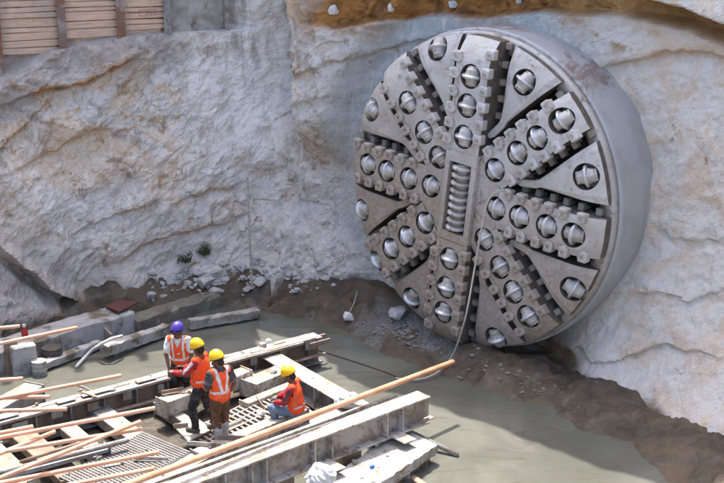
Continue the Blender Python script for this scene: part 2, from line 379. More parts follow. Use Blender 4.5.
def uz(px, py):
    """where a pixel's ray meets the plan line of the rock: distance along it and height"""
    d = ray(px, py); k = np.where(_dp[:, 1] > 16, np.abs(_dp[:, 0] - _dp[:, 1] * (d.x / d.y)), 1e9); q = int(np.argmin(k))
    return _dense[q], CAM_H + d.z / d.y * _dp[q, 1]
_zt = sorted([uz(*p) for p in ((-2, 92), (62, 52), (120, 38), (166, 34), (212, 34), (258, 34))] + [(UC + .25, 6.75)] + [uz(*p) for p in ((318, 27), (340, 21), (380, 17), (430, 12), (480, 11), (520, 11), (560, 12), (600, 14), (650, 22), (690, 33), (724, 46), (800, 64))])
def ztop_of(u): return np.interp(u, [q[0] for q in _zt], [q[1] for q in _zt])
LEDGES = [  # a line on the rock, depth of the step under it, height over which it fades, ochre stain
    ([(-20, 116), (0, 108), (40, 95), (85, 86), (108, 70), (148, 58)], .26, .9, .9), ([(-20, 168), (10, 140), (34, 120), (62, 100)], .2, .7, .5), ([(20, 168), (58, 150), (88, 132), (130, 128)], .14, .6, .3),
    ([(-20, 236), (10, 262), (40, 284), (72, 296)], .95, .5, .15), ([(60, 236), (104, 214), (160, 196)], .16, .5, .25), ([(100, 262), (150, 236), (214, 222), (238, 214)], .15, .5, .35),
    ([(176, 198), (214, 186), (240, 187)], .14, .35, .5), ([(292, 74), (330, 66), (372, 54), (410, 42), (446, 36)], .16, .7, .15), ([(258, 132), (290, 112), (330, 96), (352, 92)], .10, .6, .1),
    ([(588, 72), (628, 58), (660, 52), (700, 56), (740, 58)], .22, .5, .3), ([(640, 212), (668, 236), (700, 243), (740, 236)], .10, .3, .05), ([(622, 300), (660, 286), (700, 300), (740, 284)], .12, .5, .05),
    ([(560, 350), (600, 338), (640, 352), (690, 336), (740, 350)], .14, .5, .1)]
LEDGES = [([uz(*p) for p in l], dp, fd, oc) for l, dp, fd, oc in LEDGES]
def ledges(u, z):
    o = np.zeros_like(u); dpk = .42; st = np.zeros_like(u); jz = .10 * facets(u * 1.6, z * 1.6, 3, 91) + .03 * vnoise(u * 6, z * 6, z * 0, 5)
    for l, dp, fd, oc in LEDGES:
        x = [q[0] for q in l]; y = [q[1] for q in l]
        if x[0] > x[-1]: x, y = x[::-1], y[::-1]
        w_ = sm(x[0] - .4, x[0] + 1.0, u) * sm(x[-1] + .4, x[-1] - 1.0, u); t = np.interp(u, x, y) + jz - z
        o -= w_ * dp * dpk * sm(-.02, .05, t) * sm(fd, .1, t); o += w_ * dp * .3 * sm(-.5, -.02, t) * sm(.04, -.02, t)
        st = np.maximum(st, oc * w_ * sm(.16, .02, np.abs(t)))
    return o, st

def rock_offset(u, z):
    """outward offset of the face and its surface marks at (u, z) arrays"""
    P = plan(u); x, y = P[..., 0], P[..., 1]; zt = ztop_of(u)
    head = sm(UC - .25, UC + .35, u)                                    # 1 on the headwall, 0 on the back wall
    far = sm(UT + 1.2, UT + 3.4, u)                                     # 1 well beyond the machine
    zc = np.clip(z, -.6, zt)
    o = np.where(z < 3.4, ((3.4 - np.clip(zc, -1, 3.4)) / 3.4)**1.5, 0) * (.75 * (1 - head) + head * (.45 + 1.15 * far))
    o = o - np.clip(zc - 3.4, 0, 9) * (.16 * (1 - head) + .10 * head * far)
    # where the machine stands in its bore: distance from the axis
    lx = (x - TBM_C.x) * RT[0] + (y - TBM_C.y) * RT[1]; rr = np.hypot(lx, z - TBM_C.z)
    ring = head * sm(5.2, 4.1, rr) * (1 - far)
    side = np.where(lx < .5, 1, 0) * head
    o = o + .55 * head * sm(4.15, 4.75, rr) * sm(3.4, 4.6, z) * (1 - far)   # brow over the bore
    o = o + .40 * sm(UC + .05, UC + .45, u) * sm(3.2, 4.8, z) * (1 - sm(UC + 1.0, UC + 2.2, u))
    big = fbm(x * .33, y * .33, z * .36, 3, 3); mid = fbm(x * .9, y * .9, z * 1.0, 4, 11); rid = fbm(x * .8, y * .8, z * .9, 4, 21, True)
    rough = 1 - .72 * ring
    fu = u + .22 * fbm(x * .8, y * .8, z * .8, 3, 41); fz = z + .2 * fbm(x * .8, y * .8, z * .8, 3, 51); bd = fu * .80 + fz * .60; bq = -fu * .60 + fz * .80
    back_ = (1 - head) * (1 - .75 * sm(UC - 2.4, UC - 1.0, u) * sm(3.2, 5.0, z))
    o = o + big * (.34 * (1 - head) + .26 * head) * (1 - .6 * ring)
    o = o + facets(bd * .6, bq * .8, 5, 101, .56) * (.33 * back_ + .28 * head * (1 - ring) * (1 - .45 * far) + .07 * ring) + mid * .05 * rough
    o = o + .085 * facets(bd * 3.2, bq * 4.0, 4, 131, .62) * (1 - .6 * ring) * (1 - .5 * far)
    lo, lst = ledges(u, z); o = o + lo
    # fracture facets: warped nearest-seed cells, each a tilted plane
    rng = np.random.RandomState(5); ns = 520
    su = rng.uniform(U0 - 2, U1 + 2, ns); sz = rng.uniform(-1, 12, ns); gu = rng.uniform(-.34, .34, ns); gz = rng.uniform(-.40, .40, ns); hh = rng.uniform(-.09, .09, ns)
    wu = u + 1.0 * fbm(x * .7, y * .7, z * .7, 4, 41); wz = z + .9 * fbm(x * .7, y * .7, z * .7, 4, 51)
    # cells slanted along the bedding
    su2 = (su + sz * .45); cu = wu + wz * .45
    sh = u.shape; cu, wz2 = cu.ravel(), wz.ravel(); d1 = np.full(cu.size, 1e9); d2 = d1.copy(); idx = np.zeros(cu.size, int)
    for k in range(ns):
        d = (cu - su2[k])**2 * .7 + (wz2 - sz[k])**2 * 1.5
        c = d < d1; d2 = np.where(c, d1, np.minimum(d2, d)); idx = np.where(c, k, idx); d1 = np.where(c, d, d1)
    e = np.sqrt(d2) - np.sqrt(d1)
    fac = hh[idx] + gu[idx] * (cu - su2[idx]) + gz[idx] * (wz2 - sz[idx])
    fac, e = fac.reshape(sh), e.reshape(sh); idx = idx.reshape(sh)
    amp = (1 - .9 * ring) * (1 - .8 * far) * .12
    o = o + np.clip(fac, -.32, .32) * amp
    crack = sm(.06, .0, e) * (rng.rand(ns) > .72)[idx]
    o = o - .05 * crack * amp
    # fallen slabs banked against the corner
    slab = sm(1.9, .2, np.abs(u - UC - .3)) * sm(2.6, .3, z)
    o = o + slab * (.45 + .35 * rid)
    o = o + (1 - head) * sm(1.1, 0, z) * .25
    # the ochre seam: a recess with rock overhanging again above it beyond the machine
    w_ = fbm(x * .8, y * .8, z * 0 + 2, 4, 77) * .16
    zz = z - (zt + w_)
    rech = sm(UC + .45, UC + 1.9, u + .7 * mid)
    rec = rech * sm(-.12, .06, zz) * sm(1.1 - .72 * far, .8 - .58 * far, zz)
    o = o - rec * (.42 + .2 * mid + .28 * facets(u * 1.7, z * 2.2, 4, 161, .6)) - head * sm(.8, 1.2, zz) * .1 + head * far * sm(.24, .42, zz) * .42
    # bench behind the top of the back wall
    bw = (1 - head) * (1 - sm(UC - 2.2, UC - .9, u))
    o = o - bw * sm(-.05, .12, z - zt) * 1.35
    marks = dict(
        ochre=np.clip(rec * 1.3 + .5 * rech * sm(.5, 0, np.abs(zz)) * sm(-.3, .2, mid) + lst * sm(-.25, .1, mid + .1), 0, 1),
        smooth=np.clip(ring * (1 - .5 * sm(.5, 2.5, lx)) * (1 - far) + (1 - head) * sm(UC - 2.3, UC - 1.2, u) * sm(3.0, 5., z + mid), 0, 1) * (1 - sm(.1, .3, rec)),
        crack=crack, pale=np.clip(far + .8 * sm(UT + .4, UT + 2, u) * head, 0, 1),
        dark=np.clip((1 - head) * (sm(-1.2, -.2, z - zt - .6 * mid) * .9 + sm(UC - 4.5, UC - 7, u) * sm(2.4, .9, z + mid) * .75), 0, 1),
        chalk=(1 - head) * sm(UC - 3.4, UC - 2.2, u + .5 * mid) * sm(2.6, 4.2, z + mid) * sm(UC - .1, UC - .7, u),
        brown=np.clip(sm(.75 - .45 * far, .12 - .1 * far, z - .45 * mid) + head * (1 - far) * sm(1.7, .6, z - .8 * mid) * .85 * sm(-.6, .4, lx + 2.4), 0, 1))
    return o, marks

def grid_mesh(name, V, marks, mat):
    nr, nc = V.shape[:2]; me = bpy.data.meshes.new(name)
    i = np.arange(nr * nc).reshape(nr, nc)
    F = np.stack([i[:-1, :-1], i[:-1, 1:], i[1:, 1:], i[1:, :-1]], -1).reshape(-1, 4)
    me.vertices.add(nr * nc); me.vertices.foreach_set('co', V.reshape(-1).astype(np.float32))
    me.loops.add(F.size); me.loops.foreach_set('vertex_index', F.ravel().astype(np.int32))
    me.polygons.add(len(F)); me.polygons.foreach_set('loop_start', np.arange(0, F.size, 4, dtype=np.int32))
    try: me.polygons.foreach_set('loop_total', np.full(len(F), 4, dtype=np.int32))
    except Exception: pass
    me.update(calc_edges=True); me.validate()
    for k, v in marks.items():
        a = me.attributes.new(k, 'FLOAT', 'POINT'); a.data.foreach_set('value', np.asarray(v, np.float32).ravel())
    o = obj(name, me, mat, smooth=True); return o

us = np.concatenate([np.arange(0, U0, .5), np.arange(U0, U1, .05), np.arange(U1, cum[-1], .5), [cum[-1]]])
TOP = 9.9  # unseen upper edge, height chosen for where its shadow ends
zs = np.concatenate([np.arange(-.7, 5.4, .05), np.arange(5.4, 8.6, .04), np.arange(8.6, TOP + .01, .4)])
UU, ZZ = np.meshgrid(us, zs)
RISE = np.interp(us, [UC - 1, UC + 1.5, UT, UT + 3.2], [.6, 2.6, 4.2, 4.4])       # unseen top raised to keep the sun off the machine and rock
ZZ = np.where(ZZ > 8.5, 8.5 + (ZZ - 8.5) * (1 + RISE[None] / (TOP - 8.5)), ZZ)
off, marks = rock_offset(UU, ZZ)
tg = (plan(np.clip(us + .6, 0, cum[-1])) - plan(np.clip(us - .6, 0, cum[-1]))); tg /= np.linalg.norm(tg, axis=1)[:, None]
NN = np.stack([tg[:, 1], -tg[:, 0]], -1)
PP = plan(us)
V = np.empty(UU.shape + (3,)); V[..., :2] = PP[None] + NN[None] * off[..., None]; V[..., 2] = ZZ
# the upper edge runs on backwards as the terrain round the pit
back = np.stack([np.concatenate([PP - NN * d, (TOP + RISE + h)[:, None]], 1) for d, h in ((3, .15), (8, .3), (40, 0), (260, -4))])
V = np.concatenate([V, back])
marks = {k: np.concatenate([v, np.zeros((4, len(us)))]) for k, v in marks.items()}
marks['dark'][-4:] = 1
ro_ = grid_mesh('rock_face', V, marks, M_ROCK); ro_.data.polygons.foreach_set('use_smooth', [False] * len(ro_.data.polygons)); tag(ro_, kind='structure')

def wall_dist(x, y):
    d = np.full(x.shape, 1e9)
    for a, b in zip(pl[:-1], pl[1:]):
        ab = b - a; t = np.clip(((x - a[0]) * ab[0] + (y - a[1]) * ab[1]) / (ab @ ab), 0, 1)
        d = np.minimum(d, np.hypot(x - a[0] - ab[0] * t, y - a[1] - ab[1] * t))
    return d
gx = np.concatenate([[-400, -60, -16], np.arange(-12, 12.01, .07), [16, 60, 400]])
gy = np.concatenate([[-400, -60, 0, 6, 10], np.arange(13, 30.01, .07), [60, 400]])
GX, GY = np.meshgrid(gx, gy); D = wall_dist(GX, GY)
nz = fbm(GX * .5, GY * .5, GX * 0, 4, 5); nf = fbm(GX * 2.2, GY * 2.2, GX * 0, 4, 9)
s_r = sm(1.5, 3.2, GX)                                                     # beyond the machine
reach = 1.55 - .7 * sm(-2.2, -3.6, GX) + .85 * s_r + .45 * nz + .9 * sm(-1.2, .6, GX) * sm(3.4, 1.4, GX)
H = -.10 + .05 * nz + .42 * sm(reach + .5, reach - .9, D) + (.32 - .30 * s_r) * sm(1.5, .4, D) - .10 * s_r * sm(reach + .3, reach - .9, D) + (nf * .20 + .05) * sm(reach + .6, reach - .5, D)
H = H + .012 * nf - .08 * sm(15.5, 12, GY)
gp = at(395, 335, .1); gq = at(425, 345, .1)
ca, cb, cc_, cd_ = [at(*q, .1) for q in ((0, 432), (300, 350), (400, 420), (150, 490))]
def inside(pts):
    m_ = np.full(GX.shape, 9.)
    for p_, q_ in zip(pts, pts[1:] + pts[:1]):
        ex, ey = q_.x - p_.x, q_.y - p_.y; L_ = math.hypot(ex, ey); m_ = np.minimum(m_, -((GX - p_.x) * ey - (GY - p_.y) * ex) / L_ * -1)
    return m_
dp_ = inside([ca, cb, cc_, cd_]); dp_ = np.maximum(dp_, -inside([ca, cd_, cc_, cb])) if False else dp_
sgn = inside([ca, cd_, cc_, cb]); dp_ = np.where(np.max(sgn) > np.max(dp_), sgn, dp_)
deep = sm(-.05, .35, dp_ + .25 * nf); H = H + deep * (.14 + .05 * nf)  # mud bed under the platform, darkened to stand for the shade there
grey = sm(1.15, .3, np.hypot((GX - gp.x) * .75, (GY - gp.y) * 1.1) + nf * .9) + .8 * sm(.9, .3, np.hypot(GX - gq.x - .8, GY - gq.y + .2) + nf * .8)
G = np.stack([GX, GY, H], -1)
tag(grid_mesh('ground', G, dict(grey=np.clip(grey, 0, 1), deep=deep), M_MUD), kind='structure')
bm = bmesh.new()
for c in ((-11, 5), (11, 5), (11, 30), (-11, 30)): bm.verts.new((c[0], c[1], 0))
bm.faces.new(bm.verts); tag(obj('muddy_water', bm, M_WATER), kind='structure')
# ================================================================== the tunnel boring machine
def evaluated(o):
    dg = bpy.context.evaluated_depsgraph_get(); dg.update()
    return bpy.data.meshes.new_from_object(o.evaluated_get(dg), depsgraph=dg)
def cut(bm_plate, bm_tools, name):
    """plate mesh with the tool volumes cut out of it"""
    recalc(bm_plate); recalc(bm_tools)
    a = obj('plate_tmp', bm_plate, M_STEEL); b = obj('tool_tmp', bm_tools, M_STEEL)
    m = a.modifiers.new('b', 'BOOLEAN'); m.operation = 'DIFFERENCE'; m.object = b; m.solver = 'EXACT'
    me = evaluated(a); me.name = name; me.materials.clear()
    bpy.data.objects.remove(a); bpy.data.objects.remove(b); return me
RF = 3.3
def shade_sides(o):                                # slot sides and hole walls coloured dark for the shade there, plus grime
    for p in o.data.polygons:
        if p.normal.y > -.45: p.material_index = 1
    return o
def fdepth(s): return 0 if s < 2.72 else .30 * ((s - 2.72) / (RF - 2.72))**1.8
def cyl(bm, w, s, r, y0=-.6, y1=.42, n=28, rot=None):
    q = []
    for y in (y0, y1):
        q.append([bm.verts.new((w + r * math.cos(2 * math.pi * k / n), y, s + r * math.sin(2 * math.pi * k / n))) for k in range(n)])
    for k in range(n): bm.faces.new((q[0][k], q[0][(k + 1) % n], q[1][(k + 1) % n], q[1][k]))
    bm.faces.new(q[0][::-1]); bm.faces.new(q[1])
HW = .40; APO = HW / math.tan(R(22.5)); THICK = .55
def spoke_plate(raise_=0.):
    bm = bmesh.new(); S_ = [APO + .002] + list(np.linspace(1.2, 2.7, 6)) + list(np.linspace(2.8, RF - .03, 7)); qs = np.linspace(-1, 1, 7)
    fr, bk = [], []
    for s in S_:
        f, b = [], []
        for q in qs:
            wv = q * HW; se = s if s < 2.6 else 2.6 + (s - 2.6) * (math.sqrt((RF - .03)**2 - wv * wv) - 2.6) / (RF - .03 - 2.6)
            rr = math.hypot(wv, se); bev = .025 if abs(q) == 1 else 0
            f.append(bm.verts.new((wv, fdepth(rr) + bev - raise_, se))); b.append(bm.verts.new((wv, max(THICK, fdepth(rr) + .3), se)))
        fr.append(f); bk.append(b)
    m, n = len(S_), len(qs)
    for i in range(m - 1):
        for j in range(n - 1):
            bm.faces.new((fr[i][j], fr[i][j+1], fr[i+1][j+1], fr[i+1][j])); bm.faces.new((bk[i][j], bk[i+1][j], bk[i+1][j+1], bk[i][j+1]))
        bm.faces.new((fr[i][0], fr[i+1][0], bk[i+1][0], bk[i][0])); bm.faces.new((fr[i][-1], bk[i][-1], bk[i+1][-1], fr[i+1][-1]))
    for j in range(n - 1):
        bm.faces.new((fr[0][j], bk[0][j], bk[0][j+1], fr[0][j+1])); bm.faces.new((fr[-1][j], fr[-1][j+1], bk[-1][j+1], bk[-1][j]))
    return bm
S_APEX = 1.72; T22 = math.tan(R(22.5))
def tri_plate(curl=0.):
    """wedge between two spokes, with a blunt finger at its inner end"""
    bm = bmesh.new(); qs = np.linspace(-1, 1, 9); S_ = [1.40, 1.46, 1.60, 1.78] + list(np.linspace(1.9, 2.6, 4)) + list(np.linspace(2.7, RF - .04, 7))
    def hw(s): return max(.085 if s > 1.42 else .06, (s - S_APEX) * T22)
    fr, bk = [], []
    for s in S_:
        f, b = [], []
        for q in qs:
            wv = q * hw(s); RE = RF - .04
            se = s if s < 2.3 else 2.3 + (s - 2.3) * (math.sqrt(RE * RE - (q * hw(RE - .12))**2) - 2.3) / (RE - 2.3)
            if s >= 2.3: wv = q * hw(se)
            rr = math.hypot(wv, se); bev = .03 if abs(q) == 1 else 0
            d = .13 + .01 * max(0, se - 1.3) + fdepth(rr) * .62
            f.append(bm.verts.new((wv + curl * max(0, 1.75 - se), d + bev, se))); b.append(bm.verts.new((wv * .96 + curl * max(0, 1.75 - se), max(.58, d + .25), se)))
        fr.append(f); bk.append(b)
    m, n = len(S_), len(qs)
    for i in range(m - 1):
        for j in range(n - 1):
            bm.faces.new((fr[i][j], fr[i][j+1], fr[i+1][j+1], fr[i+1][j])); bm.faces.new((bk[i][j], bk[i+1][j], bk[i+1][j+1], bk[i][j+1]))
        bm.faces.new((fr[i][0], fr[i+1][0], bk[i+1][0], bk[i][0])); bm.faces.new((fr[i][-1], bk[i][-1], bk[i+1][-1], fr[i+1][-1]))
    for j in range(n - 1):
        bm.faces.new((fr[0][j], bk[0][j], bk[0][j+1], fr[0][j+1])); bm.faces.new((fr[-1][j], fr[-1][j+1], bk[-1][j+1], bk[-1][j]))
    return bm
def cutter_mesh():
    """single disc cutter: ring on a barrel hub, its axle along local z"""
    bm = bmesh.new()
    prof = [(.0, -.205), (.075, -.205), (.085, -.195), (.088, -.165), (.128, -.160), (.124, -.150), (.128, -.100), (.155, -.060), (.160, -.034), (.205, -.030), (.222, -.012), (.222, .012), (.205, .030), (.160, .034),
            (.155, .060), (.140, .085), (.136, .13), (.120, .160), (.088, .165), (.085, .195), (.075, .205), (.0, .205)]
    lathe(bm, prof[1:-1], 'Z', 28)
    bm.verts.ensure_lookup_table(); n = 28
    bm.faces.new([bm.verts[k] for k in range(n)][::-1]); bm.faces.new([bm.verts[len(bm.verts) - n + k] for k in range(n)])
    for s in (-1, 1): box(bm, (0, 0, s * .178), (.24, .09, .05), None, .01)     # the saddle wedges at the axle ends
    me = bpy.data.meshes.new('disc_cutter'); recalc(bm); bm.to_mesh(me); bm.free(); return me
def scraper_mesh():
    bm = bmesh.new()
    box(bm, (.015, .03, 0), (.19, .17, .20), None, .022, 2); box(bm, (.075, -.03, 0), (.08, .08, .17), None, .014); box(bm, (-.075, -.02, 0), (.07, .05, .11), None, .012)
    lathe(bm, [(.028, -.075), (.028, -.05)], 'Y', 8)
    bm.verts.ensure_lookup_table(); bm.faces.new([bm.verts[len(bm.verts) - 16 + k] for k in range(8)])
    me = bpy.data.meshes.new('scraper'); recalc(bm); bm.to_mesh(me); bm.free(); return me
def slot_mesh():
    bm = bmesh.new(); box(bm, (.085, .30, 0), (.15, .13, .13), None, .014); box(bm, (.03, .40, 0), (.07, .28, .08), None, .01)
    me = bpy.data.meshes.new('slot_tooth'); recalc(bm); bm.to_mesh(me); bm.free(); return me
tbm = empty('tunnel_boring_machine', (TBM_C.x, TBM_C.y, 0), (0, 0, -PHI))
tag(tbm, 'huge round steel cutterhead with eight cutter-studded spokes breaking through the rock', 'boring machine')
HC = TBM_C.z
bm = bmesh.new()
lathe(bm, [(3.08, .50), (3.12, .46), (3.22, .45), (3.285, .46), (3.31, .48), (3.32, .52), (3.32, .60), (3.27, .61), (3.27, .70), (3.05, .70), (3.05, 1.25), (2.98, 1.25), (2.98, .52)], 'Y', 144, True)
recalc(bm); rim = obj('cutterhead_rim', bm, M_STEEL, tbm, (0, 0, HC), smooth=True)
bm = bmesh.new()
lathe(bm, [(3.25, .64), (3.345, .64), (3.365, .66), (3.37, .75), (3.37, 1.5), (3.37, 6.0), (3.25, 6.0)], 'Y', 144, True)
recalc(bm); obj('shield_skin', bm, M_SHIELD, tbm, (0, 0, HC), smooth=True)
bm = bmesh.new(); lathe(bm, [(.01, 1.1), (3.2, 1.1), (3.2, 1.4), (.01, 1.4)], 'Y', 64, True); recalc(bm); obj('bulkhead', bm, M_DARK, tbm, (0, 0, HC))
for me in (rim.data,):
    pass
cutterM, scraperM, slotM = cutter_mesh(), scraper_mesh(), slot_mesh()
for m_, mt in ((cutterM, M_CUTTER), (scraperM, M_STEEL), (slotM, M_SLOT)): m_.materials.append(mt)
cutterM.materials.append(M_RING)
for p in cutterM.polygons:
    if math.hypot(p.center.x, p.center.y) > .178 and abs(p.center.z) < .035: p.material_index = 1
cutterM.polygons.foreach_set('use_smooth', [True] * len(cutterM.polygons))
SP = {0: [1.28, 1.92, 2.51], 1: [.94, 1.55, 2.28], 2: [.79, 1.40, 2.03, 2.59], 3: [1.16, 1.80, 2.38, 3.04], 4: [1.35, 2.0, 2.57], 5: [1.02, 1.67, 2.24, 2.81], 6: [.92, 1.5, 2.15, 2.74], 7: [1.08, 1.75, 2.32, 2.93]}
TRI = [3.05, 3.03, 3.05, 2.95, 3.07, 3.02, 2.93, 2.80]
HR = .248
def cutter(parent, w_, s, y=.075, tilt=0, lean=0):
    c = bpy.data.objects.new('disc_cutter', cutterM); COL.objects.link(c); c.parent = parent
    c.location = (w_, y, s); c.rotation_euler = (tilt, lean, 0); return c
# hub
tools = bmesh.new(); hubc = []
for k, l in SP.items():
    a = k * math.pi / 4
    for s in l:
        if s < APO + HR + .05: cyl(tools, -s * math.sin(a), s * math.cos(a), HR)
        if s < APO: hubc.append((a, s))
box(tools, (0, -.08, -.03), (.56, .62, 1.50))
hb = bmesh.new(); n8 = 8; ro = APO / math.cos(R(22.5))
ra = [[hb.verts.new((ro * math.sin(R(22.5) + k * math.pi / 4), y, ro * math.cos(R(22.5) + k * math.pi / 4))) for k in range(8)] for y in (0, THICK)]
for k in range(8): hb.faces.new((ra[0][k], ra[0][(k + 1) % 8], ra[1][(k + 1) % 8], ra[1][k]))
hb.faces.new(ra[0]); hb.faces.new(ra[1][::-1])
for v in hb.verts: pass
tools2 = tools.copy()
hub = obj('hub_plate', cut(hb, tools, 'hub_plate'), [M_STEEL, M_INNER], tbm, (0, 0, HC), (0, -TH0, 0)); shade_sides(hub)
for a, s in hubc:
    c = cutter(hub, -s * math.sin(a), s * math.cos(a)); c.rotation_euler = (0, -a, 0)
st_ = bmesh.new(); box(st_, (0, -.066, 0), (HW * 2, .126, APO * 2 - .004), None, .012)
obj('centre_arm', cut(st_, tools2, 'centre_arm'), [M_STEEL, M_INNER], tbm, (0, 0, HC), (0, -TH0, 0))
# the pack of twin cutters down the middle of the hub
bm = bmesh.new(); lathe(bm, [(.001, -.03), (.14, -.03), (.212, -.022), (.22, 0), (.212, .022), (.14, .03), (.001, .03)], 'Z', 26); 
recalc(bm); ringM = bpy.data.meshes.new('centre_disc'); bm.to_mesh(ringM); bm.free(); ringM.materials.append(M_CUTTER); ringM.polygons.foreach_set('use_smooth', [True] * len(ringM.polygons))
for k in range(9):
    c = bpy.data.objects.new('centre_disc', ringM); COL.objects.link(c); c.parent = hub; c.location = (0, -.02, -.03 - .64 + k * .16); c.rotation_euler = (0, 0, 0); c.scale = (1, 1, 1.35)
bm = bmesh.new(); tube(bm, [(0, .03, -.74), (0, .03, .68)], .13, 14)
obj('centre_axle', bm, M_STEEL, hub)
# spokes
scr_s = [1.18, 1.50, 1.84, 2.16, 2.50, 2.86]
rnd = random.Random(3)
RAISE = [.13, .03, 0, .03, .13, .0, .03, .0]
for k, l in SP.items():
    tools = bmesh.new()
    for s in l: cyl(tools, 0, s, HR)
    sp = obj('spoke', cut(spoke_plate(RAISE[k]), tools, 'spoke'), [M_STEEL, M_INNER], tbm, (0, 0, HC), (0, -(TH0 + k * math.pi / 4), 0)); shade_sides(sp)
    for s in l:
        if s >= APO: cutter(sp, 0, s, .075 - RAISE[k] + fdepth(s + .12) * .8, 0 if s < 2.7 else -.45 * (s - 2.6))
    for side in (-1, 1):
        for j, s in enumerate(scr_s):
            s2 = s + (.13 if side > 0 else 0) + rnd.uniform(-.02, .02)
            if s2 > 3.06: s2 = 3.04
            c = bpy.data.objects.new('scraper', scraperM); COL.objects.link(c); c.parent = sp
            c.location = (side * (HW - .035), fdepth(s2) - .005 - RAISE[k], s2); c.rotation_euler = (rnd.uniform(-.05, .05), 0 if side > 0 else math.pi, rnd.uniform(-.08, .08))
            c = bpy.data.objects.new('slot_tooth', slotM); COL.objects.link(c); c.parent = sp
            c.location = (side * (HW - .01), .06 + fdepth(s2) * .6, s2 + .15); c.rotation_euler = (0, 0 if side > 0 else math.pi, 0)
for k in range(8):
    s = TRI[k]; tools = bmesh.new(); cyl(tools, 0, s, HR + .01, y1=.5)
    tp = obj('wedge_plate', cut(tri_plate((.35, -.3, .25, .3, -.35, .3, -.25, -.35)[k]), tools, 'wedge_plate'), [M_HATCH, M_INNER], tbm, (0, 0, HC), (0, -(TH0 + (k + .5) * math.pi / 4), 0)); shade_sides(tp)
    cutter(tp, 0, s, .21 + fdepth(s) * .65, -.35)
# ================================================================== timber lagging above the back wall
LA, LB = Vector((-10.6, 25.0, 0)), Vector((-3.2, 28.75, 0))
LD = (LB - LA).normalized(); LNRM = Vector((LD.y, -LD.x, 0))
def on_lag(px, py):                               # point of the lagging plane seen at a pixel
    d = ray(px, py); o = Vector((0, 0, CAM_H)); t = (LA - o).dot(LNRM) / d.dot(LNRM); return o + d * t
def lag_s(p): return (Vector((p.x, p.y, 0)) - LA).dot(LD)
wall = empty('retaining_wall', (LA.x, LA.y, 6.0), (0, 0, math.atan2(LD.y, LD.x)))
tag(wall, 'timber plank retaining wall held between rusty steel piles above the grey rock', 'retaining wall')
def pile(px, ybot, mat, wd=.24):
    p = on_lag(px, ybot); s = lag_s(p); bm = bmesh.new(); h = TOP + .9 - p.z; zc = p.z + h / 2 - 6
    box(bm, (s, -.16, zc), (wd, .022, h)); box(bm, (s, .12, zc), (wd, .022, h)); box(bm, (s, -.02, zc), (.02, .26, h))
    obj('soldier_pile', bm, mat, wall); return s, p.z
PL = [pile(0, 92, M_PILE, .22), pile(62, 52, M_PILE, .20), pile(120, 38, M_PILE, .20), pile(166, 36, M_GREY, .17), pile(226, 60, M_CONC, .10)]
bots = [(60, 48), (38, 34), (30, 27), (30, 30)]
rl = random.Random(11)
for k in range(4):
    a, b = PL[k][0] + .02, PL[k + 1][0] - .02
    z0 = on_lag((2, 90, 142, 190)[k], (55, 37, 29, 30)[k]).z - .02; bm = bmesh.new(); z = z0
    while z < TOP + .2:
        h = rl.uniform(.10, .22) if k < 3 else .2
        M_ = Matrix.Translation(((a + b) / 2, rl.uniform(-.03, .02), z + h / 2 - 6)) @ Matrix.Rotation(rl.uniform(-.016, .016), 4, 'Y')
        box(bm, (0, .03, 0), (b - a, .06, h - rl.uniform(.008, .034)), M_, .008); z += h
    if k == 3: bm.clear(); box(bm, ((a + b) / 2, .05, z0 + 3 - 6), (b - a, .02, 6.2))
    obj('lagging_panel', bm, M_TIMBER if k < 3 else M_CONC, wall)
bm = bmesh.new()                                  # faded red stencil boxes on the third panel
s0, zst = lag_s(on_lag(139, 13)), on_lag(139, 13).z - 6
def stroke(x0, z0, x1, z1):
    M_ = frame((s0 + x0, -.022, zst + z0), (s0 + x1, -.022, zst + z1), (0, -1, 0)); L = math.hypot(x1 - x0, z1 - z0)
    box(bm, (L / 2, 0, 0), (L + .012, .012, .004), M_)
for q in ((0, -.07, 0, .07), (0, .07, .17, .07), (.17, .07, .17, -.07), (0, -.07, .17, -.07), (.22, .07, .40, .07), (.22, -.07, .22, .07), (.22, 0, .34, 0), (.40, .07, .40, -.07), (.29, -.07, .29, .02)): stroke(*q)
obj('stencil_mark', bm, M_STEN, wall)
# the off-picture bank of sprayed concrete at the foot of the lagging is part of the rock face

# ================================================================== concrete wall from which the bars jut (beside the view)
bm = bmesh.new(); box(bm, (-6.75, 11.6, 2.0), (1.1, 10.4, 4.6), None, .02)
tag(obj('concrete_wall', bm, M_CONC), 'half-built concrete wall with steel bars jutting from its face', 'wall')

